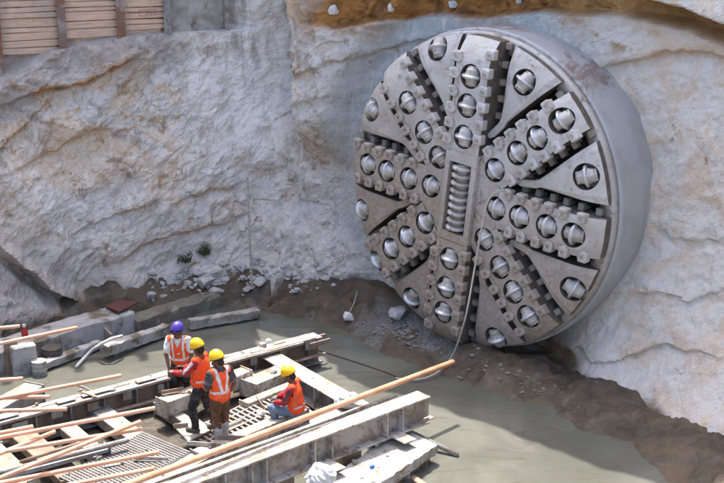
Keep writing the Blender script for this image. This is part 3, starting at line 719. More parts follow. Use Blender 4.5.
BARS = [  # y at x=0, far end, height, label
    ((0, 328), (20, 326), 3.4, 'shortest rusty steel bar, its tip beside the topmost long bar'),
    ((0, 343.5), (77, 327.5), 3.4, 'topmost long rusty steel bar, crossing in front of the dirty concrete kerb'),
    ((0, 380), (23, 378.5), 3.3, 'short level rusty steel bar just above the pale steel box end'),
    ((0, 398.5), (121, 375.5), 3.3, 'long sloping rusty steel bar ending over open muddy water'),
    ((0, 397.6), (50, 396.8), 3.25, 'level rusty steel bar tucked under the long bar over the water'),
    ((0, 411), (67, 408.8), 3.25, 'level rusty steel bar ending against the rear girder edge'),
    ((0, 433), (33, 426.5), 3.3, 'rusty steel bar with short tip beneath the rear girder edge'),
    ((0, 437.5), (155, 408), 3.3, 'longest sloping rusty steel bar over the framing, tip near the box beam'),
    ((0, 453.5), (55, 431.5), 3.2, 'short steep rusty steel bar over the dark gap in the framing'),
    ((0, 452.2), (142, 428.8), 3.2, 'rusty steel bar crossed by the steep bar near its tip'),
    ((0, 478), (140.5, 421.5), 3.3, 'steep long rusty steel bar lying across two other bars'),
    ((0, 483), (159, 452), 3.15, 'rusty steel bar ending over the mesh deck'),
    ((52, 488), (154, 468.5), 3.05, 'lowest rusty steel bar over the mesh deck beside the thick pipe'),
    ((0, 489), (27, 483), 3.1, 'rusty steel bar in the bottom corner with hardly any length showing')]
for (a, b, z, lab) in BARS:
    p0, p1 = at(*a, z), at(*b, z + .02 * random.random()); d = (p0 - p1).normalized()
    t = max(0, (-6.28 - p1.x) / d.x if d.x < 0 else 3)
    bm = bmesh.new(); end = p1 + d * min(t, 7); rr = .026
    tube(bm, [p1, p1 + d * .004, end], [rr * .9, rr, rr], 12)
    me_o = obj('steel_bar', bm, M_BAR, smooth=False); tag(me_o, lab, 'bar', 'rusty steel bars over the platform')
    me_o.data.polygons.foreach_set('use_smooth', [len(p.vertices) == 4 for p in me_o.data.polygons])

# ================================================================== steel working platform
def ibeam(bm, p0, p1, h=.42, wd=.28, tf=.03, tw=.018, stiff=(), up=(0, 0, 1), plates=()):
    """I section, the points run along the top of its upper flange; returns frame"""
    M_ = frame(p0, p1, up); L = (Vector(p1) - Vector(p0)).length
    box(bm, (L / 2, 0, -tf / 2), (L, wd, tf), M_, .004); box(bm, (L / 2, 0, -h + tf / 2), (L, wd, tf), M_, .004); box(bm, (L / 2, 0, -h / 2), (L, tw, h - 2 * tf), M_)
    for s in stiff:
        for q in (-1, 1): box(bm, (s, q * (wd / 4 + tw / 4 - .002), -h / 2), (.02, wd / 2 - tw / 2 - .008, h - 2 * tf), M_)
    return M_, L
def beam(name, p0, p1, mat, label, cat='beam', group=None, h=.42, wd=.28, stiff_mat=None, nst=0, extra=None, tf=.03, swell=0):
    p0, p1 = Vector(p0), Vector(p1); L = (p1 - p0).length
    root = empty(name, (p0.x, p0.y, p0.z - h), (0, 0, 0)); tag(root, label, cat, group)
    l0, l1 = Vector((0, 0, h)), p1 - p0 + Vector((0, 0, h))
    M_ = frame(l0, l1)
    def part(nm, dims, m=mat, bev=.004):
        bm = bmesh.new()
        for c, s in dims: box(bm, c, s, M_, bev)
        return obj(nm, bm, m, root)
    part('top_flange', [((L / 2, 0, -tf / 2), (L, wd, tf))]); part('bottom_flange', [((L / 2, 0, -h + tf / 2), (L, wd, tf))])
    part('web', [((L / 2, 0, -h / 2), (L, .02, h - 2 * tf))], stiff_mat or mat)
    for k in range(nst):
        s = L * (k + .5) / nst
        for q in (-1, 1): part('stiffener', [((s, q * (wd / 4), -h / 2), (.022, wd / 2 - .03, h - 2 * tf - .002))], mat)
    if extra: extra(root, M_, L, part)
    return root
# rear girder
g0, g1 = at(-60, 434, .62), at(318, 334.5, .62)
def rear_extra(root, M_, L, part):
    r = random.Random(4)
    part('sunlit_plate', [((L * .745, -.02, .012), (L * .47, .30, .022))], M_PALE); part('mud_crust', [((L * .25, .06, .008), (L * .4, .12, .015))], M_KERB)  # pale plate paints in the sunlit half, bare grey stands for shade
    for k in range(9): part('splice_plate', [((L * (.06 + .105 * k) + r.uniform(-.2, .2), r.choice((-.05, .04)), .032), (r.uniform(.25, .7), r.uniform(.10, .16), .022))], M_GREY if k < 5 else M_PALE)  # plate colours split the same way between shaded and sunlit half
    for k in range(11):
        part('side_plate', [((L * (.08 + .088 * k), -.165, -.12 - .05 * (k % 2)), (r.uniform(.12, .34), .03, r.uniform(.14, .22)))], M_GREY if k % 3 else M_RUSTY)
    part('edge_rail', [((L * .47, -.20, -.012), (L * .93, .05, .05))], M_GREY)
    part('channel_rail', [((L * .5, -.26, -.34), (L, .10, .03))], M_RUSTY)
    part('bracket', [((L * .83, .05, .05), (.12, .10, .12))], M_PALE); part('torn_end', [((L - .12, -.24, -.09), (.5, .04, .10)), ((L + .05, .02, -.06), (.3, .05, .06))], M_RUSTY)
beam('rear_girder', g0, g1, M_GREY, 'long battered rear girder lying in muddy water behind the workers, dark below', 'girder', None, .58, .34, M_RUSTY, 12, rear_extra)
# front girder
f0, f1 = at(150, 494, .95), at(424, 393.5, .95)
def front_extra(root, M_, L, part):
    part('guide_rail', [((L * .48, .30, -.02), (L * .9, .07, .05))], M_PALE); part('seat_plate', [((L * .62, .19, -.05), (L * .5, .14, .02))], M_GREY)
    for s in (L * .265, L * .568, L * .852): part('gusset_plate', [((s, -.34, -.475), (.27, .40, .022))], M_PALE)
    part('torn_end', [((L + .06, 0, -.28), (.12, .018, .38)), ((L + .10, .03, -.505), (.2, .22, .022))], M_WEB)
beam('front_girder', f0, f1, M_PALE, 'deep pale plate girder with upright stiffeners at the near edge of the platform', 'girder', None, .52, .34, M_WEB, 0, front_extra, .035)
fg = bpy.data.objects['front_girder']; L_ = (f1 - f0).length; M_ = frame(Vector((0, 0, .52)), f1 - f0 + Vector((0, 0, .52)))
for s in (.22, .31, .36, .535, .60, .82, .885):
    bm = bmesh.new(); box(bm, (L_ * s, -.09, -.26), (.022, .14, .446), M_); obj('stiffener', bm, M_PALE, fg)
# cross members
beam('cross_beam', at(262, 350, .52), at(392, 424, .52), M_PALE, 'wide pale cross beam running from the rear girder past the seated worker', 'beam', 'cross beams of the platform', .46, .42, M_GREY, 3)
beam('cross_beam', at(224, 361, .40), at(262, 381, .40), M_RUSTY, 'short rusty cross beam under the rear girder beside the box beam', 'beam', 'cross beams of the platform', .34, .20, None, 0)
def box_beam(name, p0, p1, wd, h, mat, label, cat, end_mat=None, group=None):
    p0, p1 = Vector(p0), Vector(p1); L = (p1 - p0).length; root = empty(name, (p0.x, p0.y, p0.z - h)); tag(root, label, cat, group)
    M_ = frame(Vector((0, 0, h)), p1 - p0 + Vector((0, 0, h)))
    bm = bmesh.new(); box(bm, (L / 2, 0, -h / 2), (L, wd, h), M_, .012); obj('body', bm, mat, root)
    for s in (-.012, L + .012):
        bm = bmesh.new(); box(bm, (s, 0, -h / 2), (.022, wd + .05, h + .05), M_, .004); obj('end_plate', bm, end_mat or mat, root)
    return root
box_beam('box_beam', at(162, 400, .60), at(246, 369, .60), .30, .30, M_DIRTY, 'pale box beam with dirty yellow side between the two standing workers and rear girder', 'beam')
box_beam('box_beam', at(248, 382, .50), at(284, 367, .50), .40, .30, M_DIRTY, 'short broad pale box beam just beyond the brown-trousered worker', 'beam')
box_beam('box_beam', at(244, 402, .46), at(292, 383, .46), .20, .20, M_DIRTY, 'low narrow pale beam between the grating and the broad box beam', 'beam')
box_beam('edge_beam', at(196, 452, .62), at(303, 407, .62), .24, .26, M_DIRTY, 'pale edge beam on which the worker in blue jeans sits', 'beam', M_GREY)
box_beam('edge_beam', at(232, 458, .36), at(352, 406, .36), .30, .34, M_GREY, 'grey beam lying in the shade under the thick rusty pipe', 'beam')
box_beam('edge_beam', at(268, 446, .50), at(330, 420, .50), .16, .2, M_DIRTY, 'thin pale beam between the thick pipe and the front girder', 'beam')
box_beam('edge_beam', at(130, 494, .58), at(205, 452, .58), .34, .12, M_DIRTY, 'pale flat plank resting between the mesh deck and the front girder', 'plank')
box_beam('cross_beam', at(100, 408, .34), at(150, 446, .34), .36, .22, M_GREY, 'grey muddy cross beam below the tip of the longest bar', 'beam', None, 'cross beams of the platform')
box_beam('cross_beam', at(22, 432, .40), at(74, 478, .40), .42, .16, M_RUSTY, 'stained rust and white cross plank under the crossing bars', 'plank', None, 'cross beams of the platform')
box_beam('cross_beam', at(66, 424, .30), at(120, 470, .30), .30, .18, M_GREY, 'grey cross beam half under the mesh deck', 'beam', None, 'cross beams of the platform')
box_beam('cross_beam', at(-10, 446, .40), at(26, 482, .40), .40, .16, M_DIRTY, 'pale plank at the bottom corner below the bars', 'plank', None, 'cross beams of the platform')
box_beam('cross_beam', at(160, 402, .30), at(200, 428, .30), .22, .22, M_GREY, 'narrow grey cross beam at the feet of the red-sleeved worker', 'beam', None, 'cross beams of the platform')
box_beam('cross_beam', at(286, 394, .30), at(312, 416, .30), .22, .22, M_GREY, 'narrow grey cross beam beside the seated worker', 'beam', None, 'cross beams of the platform')
box_beam('cross_beam', at(318, 426, .40), at(352, 452, .40), .3, .3, M_RUSTY, 'rusty cross beam showing beneath the front girder', 'beam', None, 'cross beams of the platform')
box_beam('cross_beam', at(250, 446, .40), at(284, 478, .40), .3, .3, M_RUSTY, 'brown cross beam under the front girder behind the white bag', 'beam', None, 'cross beams of the platform')
box_beam('steel_plank', at(0, 474, .52), at(106, 446, .52), .30, .06, M_GREY, 'long grey steel plank under the bars at the corner', 'plank')
bm = bmesh.new(); tube(bm, [at(-20, 478, .60), at(128, 440, .60)], .045, 12); tag(obj('scaffold_tube', bm, M_GREY, smooth=True), 'thin grey scaffold tube lying beside the grey steel plank', 'tube')
bm = bmesh.new(); tube(bm, [at(20, 462, .62), at(128, 428, .62)], .03, 10); tag(obj('dark_rod', bm, M_RUSTY, smooth=True), 'dark thin rod lying across the cross beams behind the grey tube', 'rod')
# decks
def grating(name, quad, nb, nc, mat, label, th=.05, bw=.022, cw=.014):
    A, B, C_, D_ = [Vector(q) for q in quad]; bm = bmesh.new(); c0 = (A + B + C_ + D_) / 4
    P = lambda u, v: (A * (1 - u) + B * u) * (1 - v) + (D_ * (1 - u) + C_ * u) * v - c0
    for k in range(nb):
        v = k / (nb - 1); M2 = frame(P(0, v), P(1, v)); L = (P(1, v) - P(0, v)).length; box(bm, (L / 2, 0, -th / 2), (L, bw, th), M2)
    for k in range(nc):
        u = k / (nc - 1); M2 = frame(P(u, 0), P(u, 1)); L = (P(u, 1) - P(u, 0)).length; box(bm, (L / 2, 0, -th / 2 - .004), (L, cw, th - .012), M2)
    return tag(obj(name, bm, mat, None, c0), label, 'deck grating')
grating('deck_grating', (at(60, 476, .44), at(104, 498, .44), at(190, 452, .44), at(142, 432, .44)), 30, 16, M_GRATE, 'blue-grey steel mesh deck below the standing workers, crossed by bar tips', .045, .042, .03)
grating('deck_grating', (at(182, 434, .40), at(210, 450, .40), at(304, 408, .40), at(268, 391, .40)), 20, 6, M_WEB, 'sunlit bar grating deck between the standing workers and the seated one', .07, .045, .03)
bm = bmesh.new(); q = [at(173, 425, .46), at(196, 417, .46), at(212, 429, .46), at(188, 441, .46)]; c0 = sum(q, Vector()) / 4
vs = [bm.verts.new(p - c0) for p in q]; f = bm.faces.new(vs); e = bmesh.ops.extrude_face_region(bm, geom=[f])
for v in e['geom']:
    if isinstance(v, bmesh.types.BMVert): v.co.z -= .03
recalc(bm); tag(obj('white_plate', bm, M_PALE, None, c0), 'white steel plate under the boots of the red-sleeved worker', 'plate')
# legs carrying the platform are the beams themselves, bedded in the mud
# front concrete slab on its beam
def slab(name, pts, th, mat, label, cat, seed=1, rough=.02):
    q = [Vector(p) for p in pts]; c0 = sum(q, Vector()) / len(q); r = random.Random(seed); bm = bmesh.new(); n = 26
    A, B, C_, D_ = [p - c0 for p in q]; top = []; bot = []
    for i in range(n + 1):
        a, b = [], []
        for j in range(9):
            u, v = i / n, j / 8; p = (A * (1 - u) + B * u) * (1 - v) + (D_ * (1 - u) + C_ * u) * v
            if j in (0, 8) or i in (0, n): p = p + Vector((r.uniform(-1, 1), r.uniform(-1, 1), 0)) * rough
            a.append(bm.verts.new(p + Vector((0, 0, r.uniform(-.5, .5) * rough)))); b.append(bm.verts.new(p - Vector((0, 0, th))))
        top.append(a); bot.append(b)
    for i in range(n):
        for j in range(8):
            bm.faces.new((top[i][j], top[i+1][j], top[i+1][j+1], top[i][j+1])); bm.faces.new((bot[i][j], bot[i][j+1], bot[i+1][j+1], bot[i+1][j]))
        bm.faces.new((top[i][0], bot[i][0], bot[i+1][0], top[i+1][0])); bm.faces.new((top[i][8], top[i+1][8], bot[i+1][8], bot[i][8]))
    for j in range(8):
        bm.faces.new((top[0][j], top[0][j+1], bot[0][j+1], bot[0][j])); bm.faces.new((top[n][j], bot[n][j], bot[n][j+1], top[n][j+1]))
    recalc(bm); return tag(obj(name, bm, mat, None, c0), label, cat)
slab('concrete_slab', (at(300, 498, .34), at(402, 428, .34), at(438, 444.5, .34), at(344, 508, .34)), .14, M_CONC, 'rough crusted concrete slab on the near beam beside the front girder', 'slab', 2)
beam('near_beam', at(356, 504, .19), at(430, 450, .19), M_PALE, 'low pale beam under the rough concrete slab, its end over the water', 'beam', None, .30, .26, M_RUSTY, 4)
# thick pipe across everything
p0, p1 = at(90, 498.5, 1.25), at(453, 362, 1.08)
bm = bmesh.new(); tube(bm, [p0, p0.lerp(p1, .5), p1], .052, 20, False); rg = tube(bm, [p1, p0.lerp(p1, .5), p0], .042, 20, False)
bm.verts.ensure_lookup_table()
n_ = len(bm.verts)
for a, b in ((40, 60), (0, 100)):
    for k in range(20):
        try: bm.faces.new((bm.verts[a + k], bm.verts[a + (k + 1) % 20], bm.verts[b + (20 - k - 1) % 20], bm.verts[b + (20 - k) % 20]))
        except Exception: pass
tag(obj('thick_pipe', bm, M_BAR, smooth=True), 'thick long rusty pipe lying across the whole platform, its end over the water', 'pipe')
bm = bmesh.new(); q = p0.lerp(p1, .06)
tag(obj('support_block', (lambda b: (box(b, (0, 0, (q.z - .07) / 2 - .05), (.5, .14, q.z - .075 + .1), Matrix.Translation((q.x, q.y, 0)), .01), b)[1])(bm), M_GREY), 'grey block carrying the near end of the thick rusty pipe', 'block')
bm = bmesh.new(); tube(bm, [at(396, 425, .30), at(458, 455, .03)], .045, 12); tag(obj('scaffold_tube', bm, M_GREY, smooth=True), 'grey tube sticking out from under the concrete slab into the water', 'tube')
bm = bmesh.new(); box(bm, (.5, 0, 0), (1.2, .13, .10), frame(at(400, 470, .02), at(432, 492, .02)), .01); tag(obj('wood_batten', bm, M_RUSTY), 'rotten brown batten floating by the concrete slab', 'wood')
def rock_pt(px, py, off_=.06):
    """first point of the rock face on a pixel's ray"""
    d = ray(px, py); o = Vector((0, 0, CAM_H));
    hits = []
    for nm in ('rock_face', 'ground'):
        ok, loc, nr, _ = bpy.data.objects[nm].ray_cast(o, d)
        if ok: hits.append(((loc - o).length, loc))
    return (min(hits, key=lambda h: h[0])[1] - d.normalized() * off_) if hits else at_y(px, py, 26)
# crumpled white things
def crumple(name, loc, s, mat, label, cat, seed, sub=3):
    bm = bmesh.new(); bmesh.ops.create_icosphere(bm, subdivisions=sub, radius=1)
    co = np.array([v.co for v in bm.verts]); n1 = facets(co[:, 0] * 1.1 + co[:, 2] * .9 + seed, co[:, 1] * 1.2 - co[:, 2] * .6, 3, seed, .6); n2 = facets(co[:, 1] * 1.6 + co[:, 2] * 1.4 - seed, co[:, 0] * 1.5, 2, seed + 5)
    for v, a, b in zip(bm.verts, n1, n2):
        p = v.co * (.95 + .42 * a + .18 * b); v.co = Vector((p.x * s[0], p.y * s[1], max(p.z, -.6) * s[2]))
    return tag(obj(name, bm, mat, None, loc, smooth=False), label, cat)
crumple('plastic_sack', at(320, 477, .75), (.22, .2, .2), M_PLASTIC, 'crumpled white sack at the foot of the front girder', 'sack', 3, 5)
crumple('plastic_sheet', at(350, 401, .70), (.27, .2, .17), M_PLASTIC, 'scrunched off-white sheet stuffed under the thick pipe', 'sheet', 5, 5)
crumple('blue_scrap', at(372, 467, .56), (.05, .05, .04), M_BLUE, 'small blue scrap on the rough concrete slab', 'scrap', 8, 2)
crumple('white_rag', at(269, 342, .66), (.07, .05, .09), M_PLASTIC, 'little white rag standing on the rear girder', 'rag', 12, 2)
crumple('white_rag', rock_pt(348, 317, .08), (.13, .11, .12), M_PLASTIC, 'white lump at the end of a thin string by the mud', 'lump', 14, 2)
crumple('white_rag', at(262, 413, .5), (.10, .08, .06), M_PLASTIC, 'pale rag lying beside the foot of the seated worker', 'rag', 15, 2)
crumple('white_rag', at(311, 377, .52), (.16, .12, .09), M_PLASTIC, 'white lump on the outer edge of the wide cross beam', 'lump', 17, 2)
bm = bmesh.new(); tube(bm, [rock_pt(349, 314, .10), rock_pt(354, 303, .14), rock_pt(357, 292, .10)], .012, 6); tag(obj('thin_string', bm, M_HOSE), 'thin pale string hanging down the rock to a white lump', 'string')

# ================================================================== kerb and scrap along the back wall
K = [at(-40, 383, .08), at(0, 371, .08), at(60, 351, .08), at(90, 341, .08), at(116, 334, .08), at(136, 328, .08)]
def strip(name, pts, wd, h, mat, label, cat, seed=1, group=None):
    bm = bmesh.new(); r = random.Random(seed); pts = [Vector(p) for p in pts]; dense = []
    for a, b in zip(pts[:-1], pts[1:]):
        n = max(2, int((b - a).length / .16)); dense += [a.lerp(b, k / n) for k in range(n)]
    dense.append(pts[-1]); secs = []; c0 = pts[len(pts) // 2].copy(); c0.z = 0
    for i, p in enumerate(dense):
        t = (dense[min(i + 1, len(dense) - 1)] - dense[max(i - 1, 0)]).normalized(); nn = Vector((-t.y, t.x, 0)); j = lambda s=.018: r.uniform(-s, s)
        prof = [(-.02, -.3), (0, h - .03), (.035, h), (wd * .5, h), (wd - .03, h), (wd, h - .03), (wd + .02, -.3)]
        secs.append([bm.verts.new(p - c0 + nn * (a + j()) + Vector((0, 0, b + (j() if b > 0 else 0)))) for a, b in prof])
    for a, b in zip(secs[:-1], secs[1:]):
        for k in range(len(a) - 1): bm.faces.new((a[k], b[k], b[k + 1], a[k + 1]))
    bm.faces.new(secs[0]); bm.faces.new(secs[-1][::-1]); recalc(bm)
    return tag(obj(name, bm, mat, None, c0), label, cat, group)
strip('concrete_kerb', K, .78, .38, M_KERB, 'low pale concrete kerb with a muddy face along the foot of the rock', 'kerb', 3)
strip('concrete_kerb', [at(138, 329, .1), at(168, 319, .1), at(200, 309, .1), at(222, 303, .1)], .5, .20, M_MUDDY, 'mud-smeared low end of the kerb behind the purple helmet', 'kerb', 4)
q = [at(105, 307, .50), at(120, 301, .50), at(139, 303, .53), at(119, 313, .50)]; c0 = sum(q, Vector()) / 4; bm = bmesh.new(); vs = [bm.verts.new(p - c0) for p in q]
f = bm.faces.new(vs); e = bmesh.ops.extrude_face_region(bm, geom=[f])
for v in e['geom']:
    if isinstance(v, bmesh.types.BMVert): v.co.z += .035
recalc(bm); tag(obj('red_plate', bm, M_PLATE, None, c0), 'dark red-brown sheet lying on top of the concrete kerb', 'sheet')
def plank(name, a, b, wd, h, mat, label, cat='plank', seed=1):
    M_ = frame(a, b); L = (Vector(b) - Vector(a)).length; bm = bmesh.new(); r = random.Random(seed); n = max(4, int(L / .12)); secs = []
    for i in range(n + 1):
        j = lambda s=.014: r.uniform(-s, s)
        secs.append([bm.verts.new(Vector((L * i / n, y + j(), z + j()))) for y, z in ((-wd/2, -h), (-wd/2, -.02), (-wd/2 + .03, 0), (wd/2 - .03, 0), (wd/2, -.02), (wd/2, -h))])
    for p, s in zip(secs[:-1], secs[1:]):
        for k in range(6): bm.faces.new((p[k], p[(k + 1) % 6], s[(k + 1) % 6], s[k]))
    bm.faces.new(secs[0]); bm.faces.new(secs[-1][::-1]); recalc(bm)
    o = obj(name, bm, mat); o.matrix_world = M_; return tag(o, label, cat)
plank('concrete_plank', at(36, 364, .2), at(100, 340, .2), .22, .16, M_KERB, 'dirty pale plank behind the white hose, near the pale-topped drum', seed=2)
plank('concrete_plank', at(104, 345, .34), at(166, 324.5, .26), .26, .22, M_KERB, 'long encrusted beam with upturned end plate below the red-brown sheet', seed=3)
plank('concrete_plank', at(189, 319.5, .26), at(258, 308.5, .24), .22, .20, M_CONC, 'clean pale concrete beam lying alone beyond the purple helmet', seed=4)
plank('concrete_plank', at(158, 315, .22), at(212, 299, .2), .2, .16, M_MUDDY, 'half-buried muddy beam between the kerb end and the lone pale beam', seed=5)
bm = bmesh.new(); box(bm, (0, 0, .18), (.06, .5, .42), Matrix.Translation(at(109, 347, .0)) @ Matrix.Rotation(.5, 4, 'Z'), .01); tag(obj('steel_plate', bm, M_GREY), 'upright grey plate at the end of the long encrusted beam', 'plate')
bm = bmesh.new(); tube(bm, [at(76, 367, .03), at(84, 358, .06), at(93, 349, .2), at(103, 343, .42), at(112, 338.5, .5), at(122, 336, .45)], .035, 10); tag(obj('white_hose', bm, M_PLASTIC, smooth=True), 'white curved hose arching over the scrap planks into the mud', 'hose')
def drum(loc, r, h, mat, lidm, label):
    root = empty('drum', loc); tag(root, label, 'drum')
    bm = bmesh.new(); lathe(bm, [(r * .98, 0), (r, .02), (r, h * .33), (r * 1.05, h * .36), (r, h * .39), (r, h * .66), (r * 1.05, h * .69), (r, h * .72), (r, h * .97), (r * 1.04, h), (r * .95, h), (r * .93, h * .96), (.001, h * .96)], 'Z', 28); recalc(bm); obj('body', bm, mat, root, smooth=True)
    bm = bmesh.new(); lathe(bm, [(.001, h * .965), (r * .9, h * .965), (r * .9, h * .985), (.001, h * .985)], 'Z', 28); recalc(bm); obj('lid', bm, lidm, root)
drum(at(40, 375, -.02), .15, .32, M_KERB, M_PALE, 'squat drum with pale top standing in the mud')
drum(at(53, 362, .02), .21, .34, M_BOOTD, M_DARK, 'dark brown drum standing against the concrete kerb')
bot = empty('red_bottle', at(25, 337.5, .45)); tag(bot, 'small red bottle with white cap on the concrete kerb', 'bottle')
bm = bmesh.new(); lathe(bm, [(.001, 0), (.065, 0), (.07, .02), (.07, .16), (.03, .22), (.03, .25)], 'Z', 16); recalc(bm); obj('body', bm, M_REDPL, bot, smooth=True)
bm = bmesh.new(); lathe(bm, [(.001, .30), (.04, .30), (.04, .245), (.001, .245)], 'Z', 12); recalc(bm); obj('cap', bm, M_PLASTIC, bot)
box_beam('steel_box', at(-14, 410, .55), at(34, 384, .55), .42, .5, M_GREY, 'pale grey steel box end standing in the mud below the short bars', 'box')
bm = bmesh.new(); box(bm, (0, 0, .3), (.28, .05, .9), Matrix.Translation(at(13, 372, 0)) @ Matrix.Rotation(.4, 4, 'Z'), .01); tag(obj('steel_post', bm, M_RUSTY), 'brown upright steel post by the kerb below the red bottle', 'post')
bm = bmesh.new(); box(bm, (0, 0, .25), (.5, .25, .72), Matrix.Translation(at(25, 372, 0)) @ Matrix.Rotation(.5, 4, 'Z'), .03); tag(obj('concrete_block', bm, M_KERB), 'muddy concrete block standing beside the brown post', 'block')
bm = bmesh.new(); tube(bm, [at(74, 384, .01), at(86, 388, .012), at(98, 395, .01)], .02, 8); tag(obj('thin_rod', bm, M_GREY), 'thin grey rod lying on the muddy water beyond the rear girder', 'rod')
bm = bmesh.new(); box(bm, (0, 0, .06), (.09, .45, .12), Matrix.Translation(at(19, 418, .02)) @ Matrix.Rotation(.35, 4, 'Z'), .01); tag(obj('dark_stick', bm, M_DARK), 'short black stick in the mud beside the rear girder', 'stick')

# ================================================================== ropes
def on_face(px, py, t=-.05):                       # a point just in front of the cutterhead
    n3 = Vector((AX[0], AX[1], 0)); d = ray(px, py); o = Vector((0, 0, CAM_H)); return o + d * ((TBM_C + n3 * t - o).dot(n3) / d.dot(n3))
def smooth_pts(pts, n=8):
    P = [Vector(p) for p in pts]; P = [P[0] * 2 - P[1]] + P + [P[-1] * 2 - P[-2]]; out = []
    for i in range(1, len(P) - 2):
        for k in range(n):
            t = k / n; a, b, c, d = P[i-1:i+3]; out.append(.5 * ((2 * b) + (c - a) * t + (2 * a - 5 * b + 4 * c - d) * t * t + (3 * b - a - 3 * c + d) * t ** 3))
    return out + [P[-2]]
rp = [on_face(505, 190, -.12), on_face(496, 192, -.2), on_face(487, 204, -.25), on_face(481, 232, -.35), on_face(474, 272, -.5), on_face(466, 315, -.8), at(457, 345, .62), at(449, 361, .2), at(438, 372, .10), at(425, 378, .06), at(410, 380, .05), at(396, 378, .04)]
bm = bmesh.new(); tube(bm, smooth_pts(rp), .019, 10); tag(obj('pale_rope', bm, M_HOSE, smooth=True), 'pale rope hanging from the cutterhead hub and looping onto the mud', 'rope')
bm = bmesh.new(); tube(bm, smooth_pts([at(290, 340, .02), at(318, 350, .015), at(350, 360, .015), at(380, 370, .015), at(402, 378, .02)]), .014, 6); tag(obj('thin_cable', bm, M_DARK), 'thin dark cable lying on the muddy water beyond the cross beam', 'cable')
hp = [rock_pt(252, y, .14) for y in (166, 190, 220, 250, 288)]; x0 = sum(p.x for p in hp) / 5; y0 = min(p.y for p in hp) - .02
bm = bmesh.new(); pts = [Vector((x0 + .004 * i, y0 + .01 * (i % 2), hp[0].z + (hp[-1].z - hp[0].z) * i / 8)) for i in range(9)]; tube(bm, pts, .028, 8)
for k in range(14): q_ = pts[0].lerp(pts[-1], k / 13 + .0); box(bm, (0, 0, 0), (.075, .075, .03), Matrix.Translation(q_), .008)
tag(obj('knotted_rope', bm, M_HOSE), 'knotted pale rope hanging straight down the rock by the corner', 'rope')
# ================================================================== rubble
rs = random.Random(21); protos = []
for k in range(6):
    bm = bmesh.new(); bmesh.ops.create_icosphere(bm, subdivisions=2, radius=1)
    for _ in range(9):                              # knock flats off it
        n_ = Vector((rs.gauss(0, 1), rs.gauss(0, 1), rs.gauss(0, 1))).normalized(); d_ = rs.uniform(.45, .8)
        for v in bm.verts:
            e_ = v.co.dot(n_) - d_
            if e_ > 0: v.co -= n_ * e_
    me = bpy.data.meshes.new('rubble_rock'); bm.to_mesh(me); bm.free(); me.materials.append(M_RUBBLE); protos.append(me)
ground = bpy.data.objects['ground']; rockf = bpy.data.objects['rock_face']
def drop(x, y):
    z = -9
    for g in (ground, rockf):
        ok, loc, nr, _ = g.ray_cast(Vector((x, y, 3.2)), Vector((0, 0, -1)))
        if ok: z = max(z, loc.z)
    return z if z > -5 else 0
chips = []
for me_ in protos:
    m2 = me_.copy(); m2.name = 'stone_chip'; m2.materials.clear(); m2.materials.append(M_CHIP); chips.append(m2)
def rubble(px, py, s, lab, grp, flat=.55, kind=None):
    p = rock_pt(px, py, .0)
    g_ = ground.ray_cast(Vector((0, 0, CAM_H)), ray(px, py))
    if g_[0] and (g_[1] - Vector((0, 0, CAM_H))).length < (p - Vector((0, 0, CAM_H))).length: p = g_[1]
    o = bpy.data.objects.new('stone_chip' if kind else 'rubble_rock', rs.choice(kind or protos)); COL.objects.link(o)
    o.location = p + Vector((0, 0, s * flat * (.0 if kind else .15))); o.scale = (s * rs.uniform(.8, 1.3), s * rs.uniform(.8, 1.2), s * flat * rs.uniform(.7, 1.3)); o.rotation_euler = (rs.uniform(-.3, .3), rs.uniform(-.3, .3), rs.uniform(0, 6.3))
    tag(o, lab, 'rock', grp); return o
for px, py, s, lab in ((205, 282, .34, 'largest pale flat-faced boulder at the foot of the rock, by the plants'), (170, 282, .17, 'white stone on the rubble above the kerb'), (151, 297, .2, 'flat white stone just behind the kerb'),
                       (240, 268, .2, 'pale block beside the knotted rope on the rubble slope'), (258, 283, .24, 'grey stone below the end of the knotted rope'), (400, 313, .34, 'brown muddy boulder under the cutterhead'), (216, 292, .22, 'low grey stone at the muddy end of the kerb')):
    rubble(px, py, s, lab, None)
for k in range(150):
    px = rs.uniform(150, 335); py = 286 - (px - 150) * .12 + rs.gauss(0, 8) + (12 if px > 290 else 0)
    rubble(px, py, rs.choice((.04, .04, .05, .06, .08, .11, .15)), 'small grey broken stone in the rubble along the foot of the rock', 'rubble stones along the rock foot')
for k in range(70):
    px = rs.gauss(398, 20); py = 334 + (px - 398) * .32 + rs.gauss(0, 5)
    rubble(px, py, rs.choice((.03, .04, .05, .07)), 'grey chip in the stony patch on the mud before the cutterhead', 'grey chips on the mud', .55, chips)
for k in range(60):
    px = rs.uniform(440, 580); py = 352 + (px - 440) * .40 + rs.gauss(0, 9)
    rubble(px, py, rs.choice((.025, .03, .04, .06)), 'dark muddy pebble on the bank below the machine', 'pebbles on the muddy bank', .55, chips)
